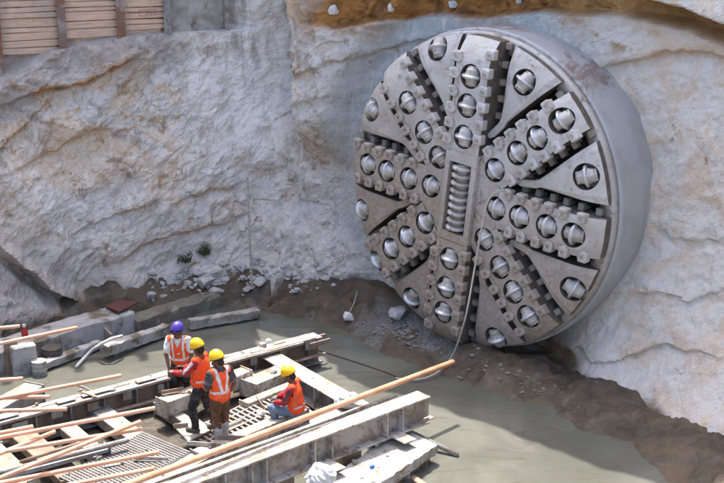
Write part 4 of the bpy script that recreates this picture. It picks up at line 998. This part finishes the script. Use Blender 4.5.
# two little plants on the rock
for px, py, lab in ((187, 262, 'dark leafy weed growing low on the rock, the bigger of two'), (206, 254, 'small weed on the rock beside the bigger one')):
    p = rock_pt(px, py, .02); root = empty('weed_plant', p); tag(root, lab, 'plant'); bm = bmesh.new(); bs = bmesh.new()
    big = .36 if px < 200 else .26
    for k in range(16):
        d = Vector((rs.gauss(0, .6), -abs(rs.gauss(.5, .3)), rs.uniform(.2, 1))).normalized() * rs.uniform(.5, 1) * big; tube(bs, [(0, 0, 0), d * .5 + Vector((0, 0, .02)), d], [.007, .005, .003], 5)
        for j in range(9):
            c = d * rs.uniform(.35, 1.05) + Vector((rs.gauss(0, .03), rs.gauss(0, .03), rs.gauss(0, .03))); a = Vector((rs.gauss(0, 1), rs.gauss(0, 1), rs.gauss(0, 1))).normalized(); b = a.orthogonal().normalized(); s = rs.uniform(.025, .05)
            bm.faces.new([bm.verts.new(c + q) for q in (-a * s, b * s * .45, a * s, -b * s * .45)])
    obj('foliage', bm, M_LEAF, root); obj('stem', bs, M_LEAF, root)
# scraps hanging over the ochre seam
for px, py, s, lab in ((391, 8, (.09, .05, .17), 'dirty white rag hanging in the ochre seam above the shoulder of the bore'), (453, 5, (.13, .07, .13), 'small white rag at the top of the ochre seam over the machine'), (519, 1, (.08, .05, .12), 'scrap of white cloth in the ochre seam over the top of the shield'), (333, 11, (.16, .09, .17), 'big torn pale sheet at the end of the ochre seam')):
    crumple('white_rag', rock_pt(px, py, .05), [q * .75 for q in s], M_PLASTIC, lab, 'rag', int(px), 4)
# offcuts lying about the platform
n_ = 0
while n_ < 16:
    px, py = rs.uniform(30, 300), rs.uniform(385, 478); bpy.context.view_layer.update()
    ok, loc, nr, _, ob, _m = scene.ray_cast(bpy.context.evaluated_depsgraph_get(), Vector((0, 0, CAM_H)), ray(px, py)); n_ += .2
    if not ok or nr.z < .8 or loc.z < .12 or loc.z > .75: continue
    bm = bmesh.new(); L = rs.uniform(.25, .9); wd = rs.uniform(.03, .08); box(bm, (0, 0, .012), (L, wd, .02), None, .003)
    if rs.random() < .6: box(bm, (0, wd / 2 - .01, .05), (L - .004, .018, .06), None, .003)
    else: box(bm, (L * .4, 0, .035), (.05, wd - .006, .03), None, .003)
    tag(obj('steel_offcut', bm, rs.choice((M_RUSTY, M_GREY, M_RUSTY, M_PALE)), None, loc, (rs.uniform(-.05, .05), rs.uniform(-.06, .06), rs.uniform(0, 3.1))), 'dirty steel offcut lying loose on the platform steel', 'offcut', 'offcuts on the platform'); n_ += .8
# clods and chips lying about the platform
dg_ = bpy.context.evaluated_depsgraph_get(); n_ = 0
while n_ < 46:
    px, py = rs.uniform(60, 420), rs.uniform(345, 480); bpy.context.view_layer.update()
    ok, loc, nr, _, ob, _m = scene.ray_cast(bpy.context.evaluated_depsgraph_get(), Vector((0, 0, CAM_H)), ray(px, py))
    n_ += .25
    if not ok or nr.z < .8 or loc.z < .1 or loc.z > .9 or (ob.name.startswith('person')): continue
    s = rs.choice((.02, .03, .035, .05, .07)); o = bpy.data.objects.new('dirt_clod', rs.choice(chips)); COL.objects.link(o); o.location = loc + Vector((0, 0, s * .2)); o.scale = (s * rs.uniform(.8, 1.5), s, s * .6); o.rotation_euler = (0, 0, rs.uniform(0, 6)); n_ += .75
    tag(o, 'small clod of dried grout lying on the platform steel', 'clod', 'clods on the platform')
# ================================================================== the workers
def capsule(bm, a, b, ra, rb, n=14):
    a, b = Vector(a), Vector(b); d = b - a; L = d.length
    q = d.to_track_quat('Z', 'Y').to_matrix().to_4x4() if L > 1e-6 else Matrix.Identity(4)
    prof = [(ra * math.sin(t), -ra * math.cos(t)) for t in (0.02, .5, 1.0, 1.45)] + [(rb * math.sin(t), L - rb * math.cos(t)) for t in (1.7, 2.14, 2.64, 3.12)]
    rings = []
    for r, z in prof: rings.append([bm.verts.new(a + (q @ Vector((r * math.cos(2 * math.pi * k / n), r * math.sin(2 * math.pi * k / n), z)))) for k in range(n)])
    for i in range(len(rings) - 1):
        for k in range(n): bm.faces.new((rings[i][k], rings[i][(k+1) % n], rings[i+1][(k+1) % n], rings[i+1][k]))
    bm.faces.new(rings[0][::-1]); bm.faces.new(rings[-1])
def ellipsoid(bm, c, r, M3=None):
    q = bmesh.ops.create_uvsphere(bm, u_segments=20, v_segments=14, radius=1)['verts']
    for v in q:
        p = Vector((v.co.x * r[0], v.co.y * r[1], v.co.z * r[2])); v.co = Vector(c) + ((M3 @ p) if M3 else p)
def remesh(bm, name, vox, it=3):
    recalc(bm); o = obj('remesh_tmp', bm, M_SKIN); m = o.modifiers.new('r', 'REMESH'); m.mode = 'VOXEL'; m.voxel_size = vox
    if it: s = o.modifiers.new('s', 'SMOOTH'); s.iterations = it; s.factor = .5
    me = evaluated(o); me.name = name; me.materials.clear(); bpy.data.objects.remove(o); return me
def wrinkle(me, amp, sc, seed):
    n = len(me.vertices); co = np.empty(n * 3, np.float32); me.vertices.foreach_get('co', co); co = co.reshape(-1, 3).astype(float)
    no = np.empty(n * 3, np.float32); me.vertices.foreach_get('normal', no); no = no.reshape(-1, 3)
    k = fbm(co[:, 0] * sc, co[:, 1] * sc, co[:, 2] * sc * .55 + seed, 3, seed, True) - .4
    me.vertices.foreach_set('co', (co + no * (k * amp)[:, None]).astype(np.float32).ravel()); me.update()
def frame3(up, fwd):
    z = Vector(up).normalized(); x = Vector(fwd).cross(z).normalized(); y = z.cross(x); return Matrix((x, y, z)).transposed()
def hand(bm, w_, d, pal, s, curl=.5):
    """palm, four fingers of unequal length and a thumb; d: direction of the hand, pal: palm normal, s: side of the thumb"""
    d = Vector(d).normalized(); pal = Vector(pal); pal = (pal - d * pal.dot(d)).normalized(); x = d.cross(pal).normalized() * s
    M3 = Matrix((x, pal, d)).transposed(); c = Vector(w_) + d * .05
    ellipsoid(bm, c, (.042, .017, .055), M3)
    for k, (o_, L, r) in enumerate(((.030, .070, .0098), (.010, .078, .0102), (-.010, .072, .0098), (-.029, .058, .0088))):
        a = c + x * o_ + d * .042; ang = curl * (.7 + .12 * k); d1 = d * math.cos(ang) + pal * math.sin(ang); d2 = d * math.cos(ang * 2.1) + pal * math.sin(ang * 2.1)
        b = a + d1 * L * .55 + x * o_ * .12; e = b + d2 * L * .5; capsule(bm, a, b, r, r * .95, 8); capsule(bm, b, e, r * .95, r * .8, 8)
    a = c + x * .034 - d * .012; b = a + (x * .75 + d * .6 + pal * .25).normalized() * .040; e = b + (x * .25 + d * .85 + pal * .45).normalized() * .032
    capsule(bm, a, b, .013, .0115, 8); capsule(bm, b, e, .0115, .009, 8)
def person(loc, heading, label, J, helmet, shirt, sleeve, trousers, boots, glove=None, vestmat=None, long_sleeve=True, seed=1, stripe='h', boot_h=.12, scale=1.0):
    """J: joints in the person's own frame (x to its right, y ahead, z up); feet at z = 0"""
    hx, hy = heading; root = empty('person', loc, (0, 0, math.atan2(-hx, hy))); root.scale = (scale,) * 3
    tag(root, label, 'person', None)
    J = {k: (Vector(v) if hasattr(v, "__len__") else v) for k, v in J.items()}
    pel, chest, neck, head = J['pelvis'], J['chest'], J['neck'], J['head']
    look = J.get('look', Vector((0, 1, 0))); side = Vector((1, 0, 0)) if 'side' not in J else J['side']
    up_t = (neck - pel).normalized(); T = Matrix((side.normalized(), up_t.cross(side).normalized(), up_t)).transposed()
    T = Matrix((T.col[0], T.col[1], up_t.normalized())).transposed()
    Hd = frame3(J.get('headup', head - neck), look); Hx, Hy, Hz = Hd.col[0], Hd.col[1], Hd.col[2]
    P = lambda x, y, z: head + Hx * x + Hy * y + Hz * z
    # --- body: one skin
    bm = bmesh.new()
    ellipsoid(bm, P(0, -.01, .03), (.075, .096, .098), Hd); ellipsoid(bm, P(0, .02, -.045), (.060, .075, .078), Hd); ellipsoid(bm, P(0, .055, -.088), (.033, .034, .028), Hd)
    capsule(bm, P(0, .085, .02), P(0, .108, -.022), .011, .017, 10); ellipsoid(bm, P(0, .10, -.026), (.021, .014, .011), Hd)
    ellipsoid(bm, P(0, .086, -.058), (.026, .014, .007), Hd); ellipsoid(bm, P(0, .083, -.072), (.023, .014, .008), Hd)
    ellipsoid(bm, P(0, .078, .034), (.055, .016, .011), Hd)
    for s in (-1, 1):
        ellipsoid(bm, P(s * .077, -.01, -.005), (.011, .021, .032), Hd); ellipsoid(bm, P(s * .040, .066, -.025), (.020, .018, .018), Hd)
    capsule(bm, neck - up_t * .06, P(0, -.012, -.07), .062, .054)
    ellipsoid(bm, chest, (.165, .108, .19), T); ellipsoid(bm, pel + up_t * .10, (.145, .10, .16), T); ellipsoid(bm, pel, (.158, .112, .13), T)
    for s, k in ((-1, 'l'), (1, 'r')):
        sh, el, wr, hip, kn, an = [J[k + q] for q in ('sh', 'el', 'wr', 'hip', 'kn', 'an')]
        capsule(bm, neck - up_t * .05, sh, .055, .062); capsule(bm, sh, el, .053, .042); capsule(bm, el, wr, .041, .027)
        hd_ = J.get(k + 'hd', (wr - el)); hand(bm, wr, hd_, J.get(k + 'pal', Vector((-s, .2, 0))), -1 if k == 'l' else 1, J.get('curl', .5))
        capsule(bm, hip, kn, .085, .058); capsule(bm, kn, kn.lerp(an, .35), .058, .056); capsule(bm, kn.lerp(an, .35), an, .056, .038)
        ft = J.get(k + 'ft', Vector((0, 1, 0))).normalized(); capsule(bm, an - Vector((0, 0, .03)), an + ft * .13 - Vector((0, 0, .045)), .04, .033)
    body = obj('body', remesh(bm, 'body', .0075, 2), M_SKIN, root, smooth=True)
    # --- eyes and hair
    for s in (-1, 1):
        bm = bmesh.new(); ellipsoid(bm, P(s * .031, .083, .008), (.014, .010, .008), Hd); obj('eye', bm, M_EYE, root, smooth=True)
        bm = bmesh.new(); ellipsoid(bm, P(s * .031, .0905, .008), (.0065, .0045, .0065), Hd); obj('pupil', bm, M_HAIR, root, smooth=True)
        bm = bmesh.new(); capsule(bm, P(s * .015, .093, .030), P(s * .048, .082, .032), .005, .004, 8); obj('eyebrow', bm, M_HAIR, root, smooth=True)
    bm = bmesh.new(); ellipsoid(bm, P(0, -.022, .035), (.083, .096, .096), Hd); ellipsoid(bm, P(0, -.055, -.03), (.068, .058, .06), Hd)
    obj('hair', remesh(bm, 'hair', .012, 2), M_HAIR, root, smooth=True)
    # --- trousers
    bm = bmesh.new(); ellipsoid(bm, pel + up_t * .02, (.174, .128, .145), T); ellipsoid(bm, pel + up_t * .10, (.155, .112, .10), T)
    for k in 'lr':
        hip, kn, an = J[k + 'hip'], J[k + 'kn'], J[k + 'an']; e = kn.lerp(an, 1 - boot_h * .55)
        capsule(bm, hip, kn, .104, .079); capsule(bm, kn, kn.lerp(an, .5), .079, .073); capsule(bm, kn.lerp(an, .5), e, .073, .066)
    me = remesh(bm, 'trousers', .011, 2); wrinkle(me, .028, 9, seed); obj('trousers', me, trousers, root, smooth=True)
    # --- boots
    for k in 'lr':
        kn, an = J[k + 'kn'], J[k + 'an']; ft = J.get(k + 'ft', Vector((0, 1, 0))).normalized(); bm = bmesh.new(); dn = Vector((0, 0, 1))
        capsule(bm, an - dn * .02, an.lerp(kn, min(.62, boot_h * 1.6)), .056 + (.018 if boot_h > .5 else 0), .062 + (.022 if boot_h > .5 else 0)); capsule(bm, an - ft * .045 - dn * .04, an + ft * .10 - dn * .038, .040, .045); capsule(bm, an + ft * .09 - dn * .042, an + ft * .165 - dn * .046, .046, .036)
        me = remesh(bm, 'boot', .010, 2); wrinkle(me, .008, 12, seed + 3)
        for v in me.vertices: v.co.z = max(v.co.z, an.z - .082)
        b_ = obj('boot', me, boots, root, smooth=True)
    # --- shirt with sleeves
    bm = bmesh.new(); ellipsoid(bm, chest, (.180, .124, .20), T); ellipsoid(bm, pel + up_t * .13, (.166, .122, .17), T); capsule(bm, neck - up_t * .10, neck - up_t * .03, .085, .070)
    for k in 'lr':
        sh, el, wr = J[k + 'sh'], J[k + 'el'], J[k + 'wr']; capsule(bm, neck - up_t * .06, sh, .066, .075)
        if long_sleeve: capsule(bm, sh, el, .074, .062); capsule(bm, el, el.lerp(wr, .82), .062, .047)
        else: capsule(bm, sh, sh.lerp(el, .72), .074, .074)
    me = remesh(bm, 'shirt', .010, 2); wrinkle(me, .022, 10, seed + 7); so = obj('shirt', me, [shirt, sleeve or shirt], root, smooth=True)
    if sleeve:                                       # a pale band down the outer side of each sleeve
        for f in me.polygons:
            c = f.center
            for k in 'lr':
                sh, el, wr = J[k + 'sh'], J[k + 'el'], J[k + 'wr']
                for a, b in ((sh, el), (el, wr)):
                    t = (c - a).dot(b - a) / (b - a).length_squared
                    if .05 < t < .98:
                        r_ = c - a.lerp(b, t); s_ = J[k + 'out']
                        if .03 < r_.length < .10 and r_.normalized().dot(s_.normalized()) > .86: f.material_index = 1
    # --- vest
    bm = bmesh.new(); ellipsoid(bm, chest, (.196, .142, .215), T); ellipsoid(bm, pel + up_t * .17, (.192, .145, .20), T); ellipsoid(bm, pel + up_t * .06, (.198, .152, .14), T)
    for k in 'lr': capsule(bm, neck - up_t * .055 + (J[k + 'sh'] - neck).normalized() * .04, J[k + 'sh'].lerp(neck, .16), .072, .082)
    me = remesh(bm, 'vest', .008, 3)
    bmv = bmesh.new(); bmv.from_mesh(me); L_ = (neck - pel).length
    kill = []
    for f in bmv.faces:
        c = f.calc_center_median() - pel; h = c.dot(up_t); lx = c.dot(T.col[0]); ly = c.dot(T.col[1])
        if h < -.07 + .012 * math.sin(lx * 30): kill.append(f)                       # hem
        elif h > L_ - .035 - (.11 * max(0, 1 - abs(lx) / .065) if ly > 0 else 0) and abs(lx) < .075 - (0 if ly < 0 else .015): kill.append(f)      # neckline
        else:
            aw = min(((f.calc_center_median() - (J[k + 'sh'] + (J[k + 'sh'] - neck).normalized() * .085 - up_t * .06)).length for k in 'lr'))
            if aw < .085: kill.append(f)                                             # arm holes
    bmesh.ops.delete(bmv, geom=kill, context='FACES'); bmv.to_mesh(me); bmv.free(); wrinkle(me, .02, 7, seed + 11)
    vo = obj('vest', me, [M_VEST, M_STRIPE], root, smooth=True)
    for f in me.polygons:
        c = f.center - pel; h = c.dot(up_t); lx = c.dot(T.col[0]); ly = c.dot(T.col[1])
        if stripe == 'back':
            on = (.12 < h < .17) or (ly < 0 and h >= .16 and abs(abs(lx) - (.04 + .20 * (h - .16))) < .026) or (ly >= 0 and h >= .16 and abs(abs(lx) - .10) < .024)
        elif stripe == 'faint': on = (.10 < h < .135 and ly < -.02 and lx < .08)
        else: on = (.09 < h < .14) or (h >= .14 and abs(abs(lx) - (.10 if ly > 0 else .10)) < .02)
        if on: f.material_index = 1
    so_m = vo.modifiers.new('thick', 'SOLIDIFY'); so_m.thickness = .006
    # --- helmet
    hm = empty('helmet_tmp', (0, 0, 0)); bpy.data.objects.remove(hm)
    tilt = J.get('helmet_tilt', 0.); Mh = Matrix((Hx, Hy, Hz)).transposed().to_4x4(); Mh.translation = P(0, -.008, .055); Mh = Mh @ Matrix.Rotation(tilt, 4, 'X')
    bm = bmesh.new(); n = 36; prof = [(1.08, -.012), (1.06, .012), (1.03, .035), (.95, .075), (.78, .112), (.5, .137), (.22, .148), (.02, .150)]; rings = []
    for r, z in prof:
        ring = []
        for k in range(n):
            a = 2 * math.pi * k / n; x, y = .105 * r * math.cos(a), .128 * r * math.sin(a)
            rd = (.010 * max(0, 1 - abs(x) / .022) + .005 * max(0, 1 - abs(abs(x) - .05) / .014)) * (1 if z > .03 else 0)
            ring.append(bm.verts.new(Mh @ Vector((x, y, z + rd))))
        rings.append(ring)
    for a, b in zip(rings[:-1], rings[1:]):
        for k in range(n): bm.faces.new((a[k], a[(k+1) % n], b[(k+1) % n], b[k]))
    bm.faces.new(rings[-1]); recalc(bm); sh_o = obj('helmet', bm, helmet, root, smooth=True); md = sh_o.modifiers.new('t', 'SOLIDIFY'); md.thickness = .006
    bm = bmesh.new(); ri, ro_ = [], []
    for k in range(n):
        a = 2 * math.pi * k / n; f_ = max(0, math.sin(a)); ext = .010 + .055 * f_ ** 1.5
        x, y = .105 * 1.06 * math.cos(a), .128 * 1.06 * math.sin(a); ri.append(bm.verts.new(Mh @ Vector((x, y, -.004)))); q_ = Vector((x, y, 0)).normalized()
        ro_.append(bm.verts.new(Mh @ Vector((x + q_.x * ext, y + q_.y * ext, -.012 - .014 * f_))))
    for k in range(n): bm.faces.new((ri[k], ri[(k+1) % n], ro_[(k+1) % n], ro_[k]))
    bmesh.ops.solidify(bm, geom=bm.faces[:], thickness=.006); recalc(bm); obj('brim', bm, helmet, sh_o, smooth=True)
    if glove:
        for k in glove:
            bm = bmesh.new(); wr, el = J[k + 'wr'], J[k + 'el']; hd_ = J.get(k + 'hd', wr - el); s = 1 if k == 'r' else -1
            hand(bm, wr, hd_, J.get(k + 'pal', Vector((-s, .2, 0))), -1 if k == 'l' else 1, J.get('curl', .5)); capsule(bm, wr - (wr - el).normalized() * .04, wr + Vector(hd_).normalized() * .03, .036, .04)
            me = remesh(bm, 'glove', .006, 1); 
            n_ = len(me.vertices)
            for v in me.vertices: v.co += v.normal * .0065
            obj('glove', me, M_WHITE, root, smooth=True)
    return root
def V_(*a): return Vector(a)
STAND = dict(pelvis=V_(0, 0, .86), chest=V_(0, .01, 1.19), neck=V_(0, -.005, 1.40), head=V_(0, .03, 1.515), lsh=V_(-.175, -.01, 1.345), rsh=V_(.175, -.01, 1.345), lel=V_(-.235, -.05, 1.08), rel=V_(.235, -.05, 1.08),
             lwr=V_(-.25, .06, .85), rwr=V_(.25, .06, .85), lhip=V_(-.085, 0, .84), rhip=V_(.085, 0, .84), lkn=V_(-.11, .03, .46), rkn=V_(.11, .03, .46), lan=V_(-.12, -.03, .085), ran=V_(.12, -.03, .085))
# worker in the purple helmet, standing in the mud behind the rear girder with both hands on it
w1 = at(179, 372, .80); w1 = Vector((w1.x, w1.y + .16, .10))
J = dict(STAND); J.update(pelvis=V_(0, -.06, .85), chest=V_(0, .05, 1.17), neck=V_(0, .09, 1.375), head=V_(0, .12, 1.49), headup=V_(0, -.12, 1), look=V_(.42, 1, .12), lsh=V_(-.175, .06, 1.32), rsh=V_(.175, .06, 1.32), lel=V_(-.25, .10, 1.05), rel=V_(.235, .12, 1.05),
         lwr=V_(-.21, .25, .80), rwr=V_(.16, .27, .80), lhd=V_(.1, .5, -.7), rhd=V_(-.1, .5, -.7), lpal=V_(0, -.2, -1), rpal=V_(0, -.2, -1), lhip=V_(-.085, -.10, .82), rhip=V_(.085, -.10, .82), lkn=V_(-.12, .0, .45), rkn=V_(.12, .0, .45), lan=V_(-.14, -.10, .085), ran=V_(.14, -.10, .085))
person(w1, (-.02, -1.0), 'worker in purple helmet and white T-shirt leaning hands on the rear girder', J, M_PUR, M_WHITE, None, M_BLACK, M_BOOTD, long_sleeve=False, seed=2, stripe='h')
# worker with red sleeves, reaching out to him
w2 = at(202, 430, .46); w2.z = .46
J = dict(STAND); J.update(look=V_(.25, 1, .05), head=V_(0, .005, 1.515), chest=V_(0, -.02, 1.19), neck=V_(0, -.04, 1.40), side=V_(1, -.12, 0), lel=V_(-.22, .19, 1.12), lwr=V_(-.14, .42, 1.09), lhd=V_(.15, 1, .05), lpal=V_(.3, 0, -1), rel=V_(.24, .14, 1.10), rwr=V_(.12, .36, 1.10), rhd=V_(-.15, 1, .1), rpal=V_(-.5, 0, -1),
         lout=V_(-.8, -.2, .5), rout=V_(.8, -.2, .5), lhip=V_(-.09, .0, .84), lkn=V_(-.12, .10, .46), lan=V_(-.12, .06, .085), rhip=V_(.09, -.01, .84), rkn=V_(.10, -.08, .46), ran=V_(.12, -.23, .085), curl=.7)
person(w2, (-.93, .30), 'worker in yellow helmet and red striped sleeves reaching out, black trousers', J, M_YEL, M_RED, M_WHITE, M_BLACK, M_BOOTD, seed=5, stripe='faint')
w3 = at(222, 444, .42); w3.z = .42
J = dict(STAND); J.update(look=V_(-.75, 1, -.12), head=V_(-.01, .035, 1.51), rel=V_(.25, -.05, 1.08), rwr=V_(.235, .06, .86), rpal=V_(-1, 0, 0), lel=V_(-.24, .02, 1.08), lwr=V_(-.16, .22, .98), curl=.6, rkn=V_(.10, .06, .46), ran=V_(.12, .10, .085), lan=V_(-.10, -.10, .085), lkn=V_(-.10, .0, .46))
person(w3, (-.62, .78), 'worker in yellow helmet and brown trousers, back turned, white glove on one hand', J, M_YEL, M_CHAR, None, M_BROWN, M_BOOT, glove='r', long_sleeve=False, seed=9, stripe='back', boot_h=.62)
# seated worker
w4 = at(297, 417, .62); w4.z = .62
J = dict(STAND); 
J.update(pelvis=V_(0, 0, .12), chest=V_(0, .05, .45), neck=V_(0, .07, .655), head=V_(0, .125, .765), look=V_(.1, 1, -.12), lsh=V_(-.175, .05, .60), rsh=V_(.175, .05, .60), lel=V_(-.23, .16, .36), rel=V_(.22, .18, .36), lwr=V_(-.12, .36, .30), rwr=V_(.08, .38, .32), lhd=V_(.5, .8, -.2), rhd=V_(-.5, .8, -.2), lpal=V_(0, -.2, -1), rpal=V_(0, -.2, -1),
         lhip=V_(-.09, .04, .11), rhip=V_(.09, .04, .11), lkn=V_(-.12, .42, .20), rkn=V_(.14, .44, .23), lan=V_(-.12, .36, -.115), ran=V_(.14, .46, -.115), lout=V_(-.8, -.2, .5), rout=V_(.8, -.2, .5), curl=.6)
person(w4, (-.97, .22), 'seated worker in yellow helmet and blue jeans on the pale edge beam', J, M_YEL, M_RED, M_CHAR, M_JEANS, M_BOOT, seed=13, stripe='faint')
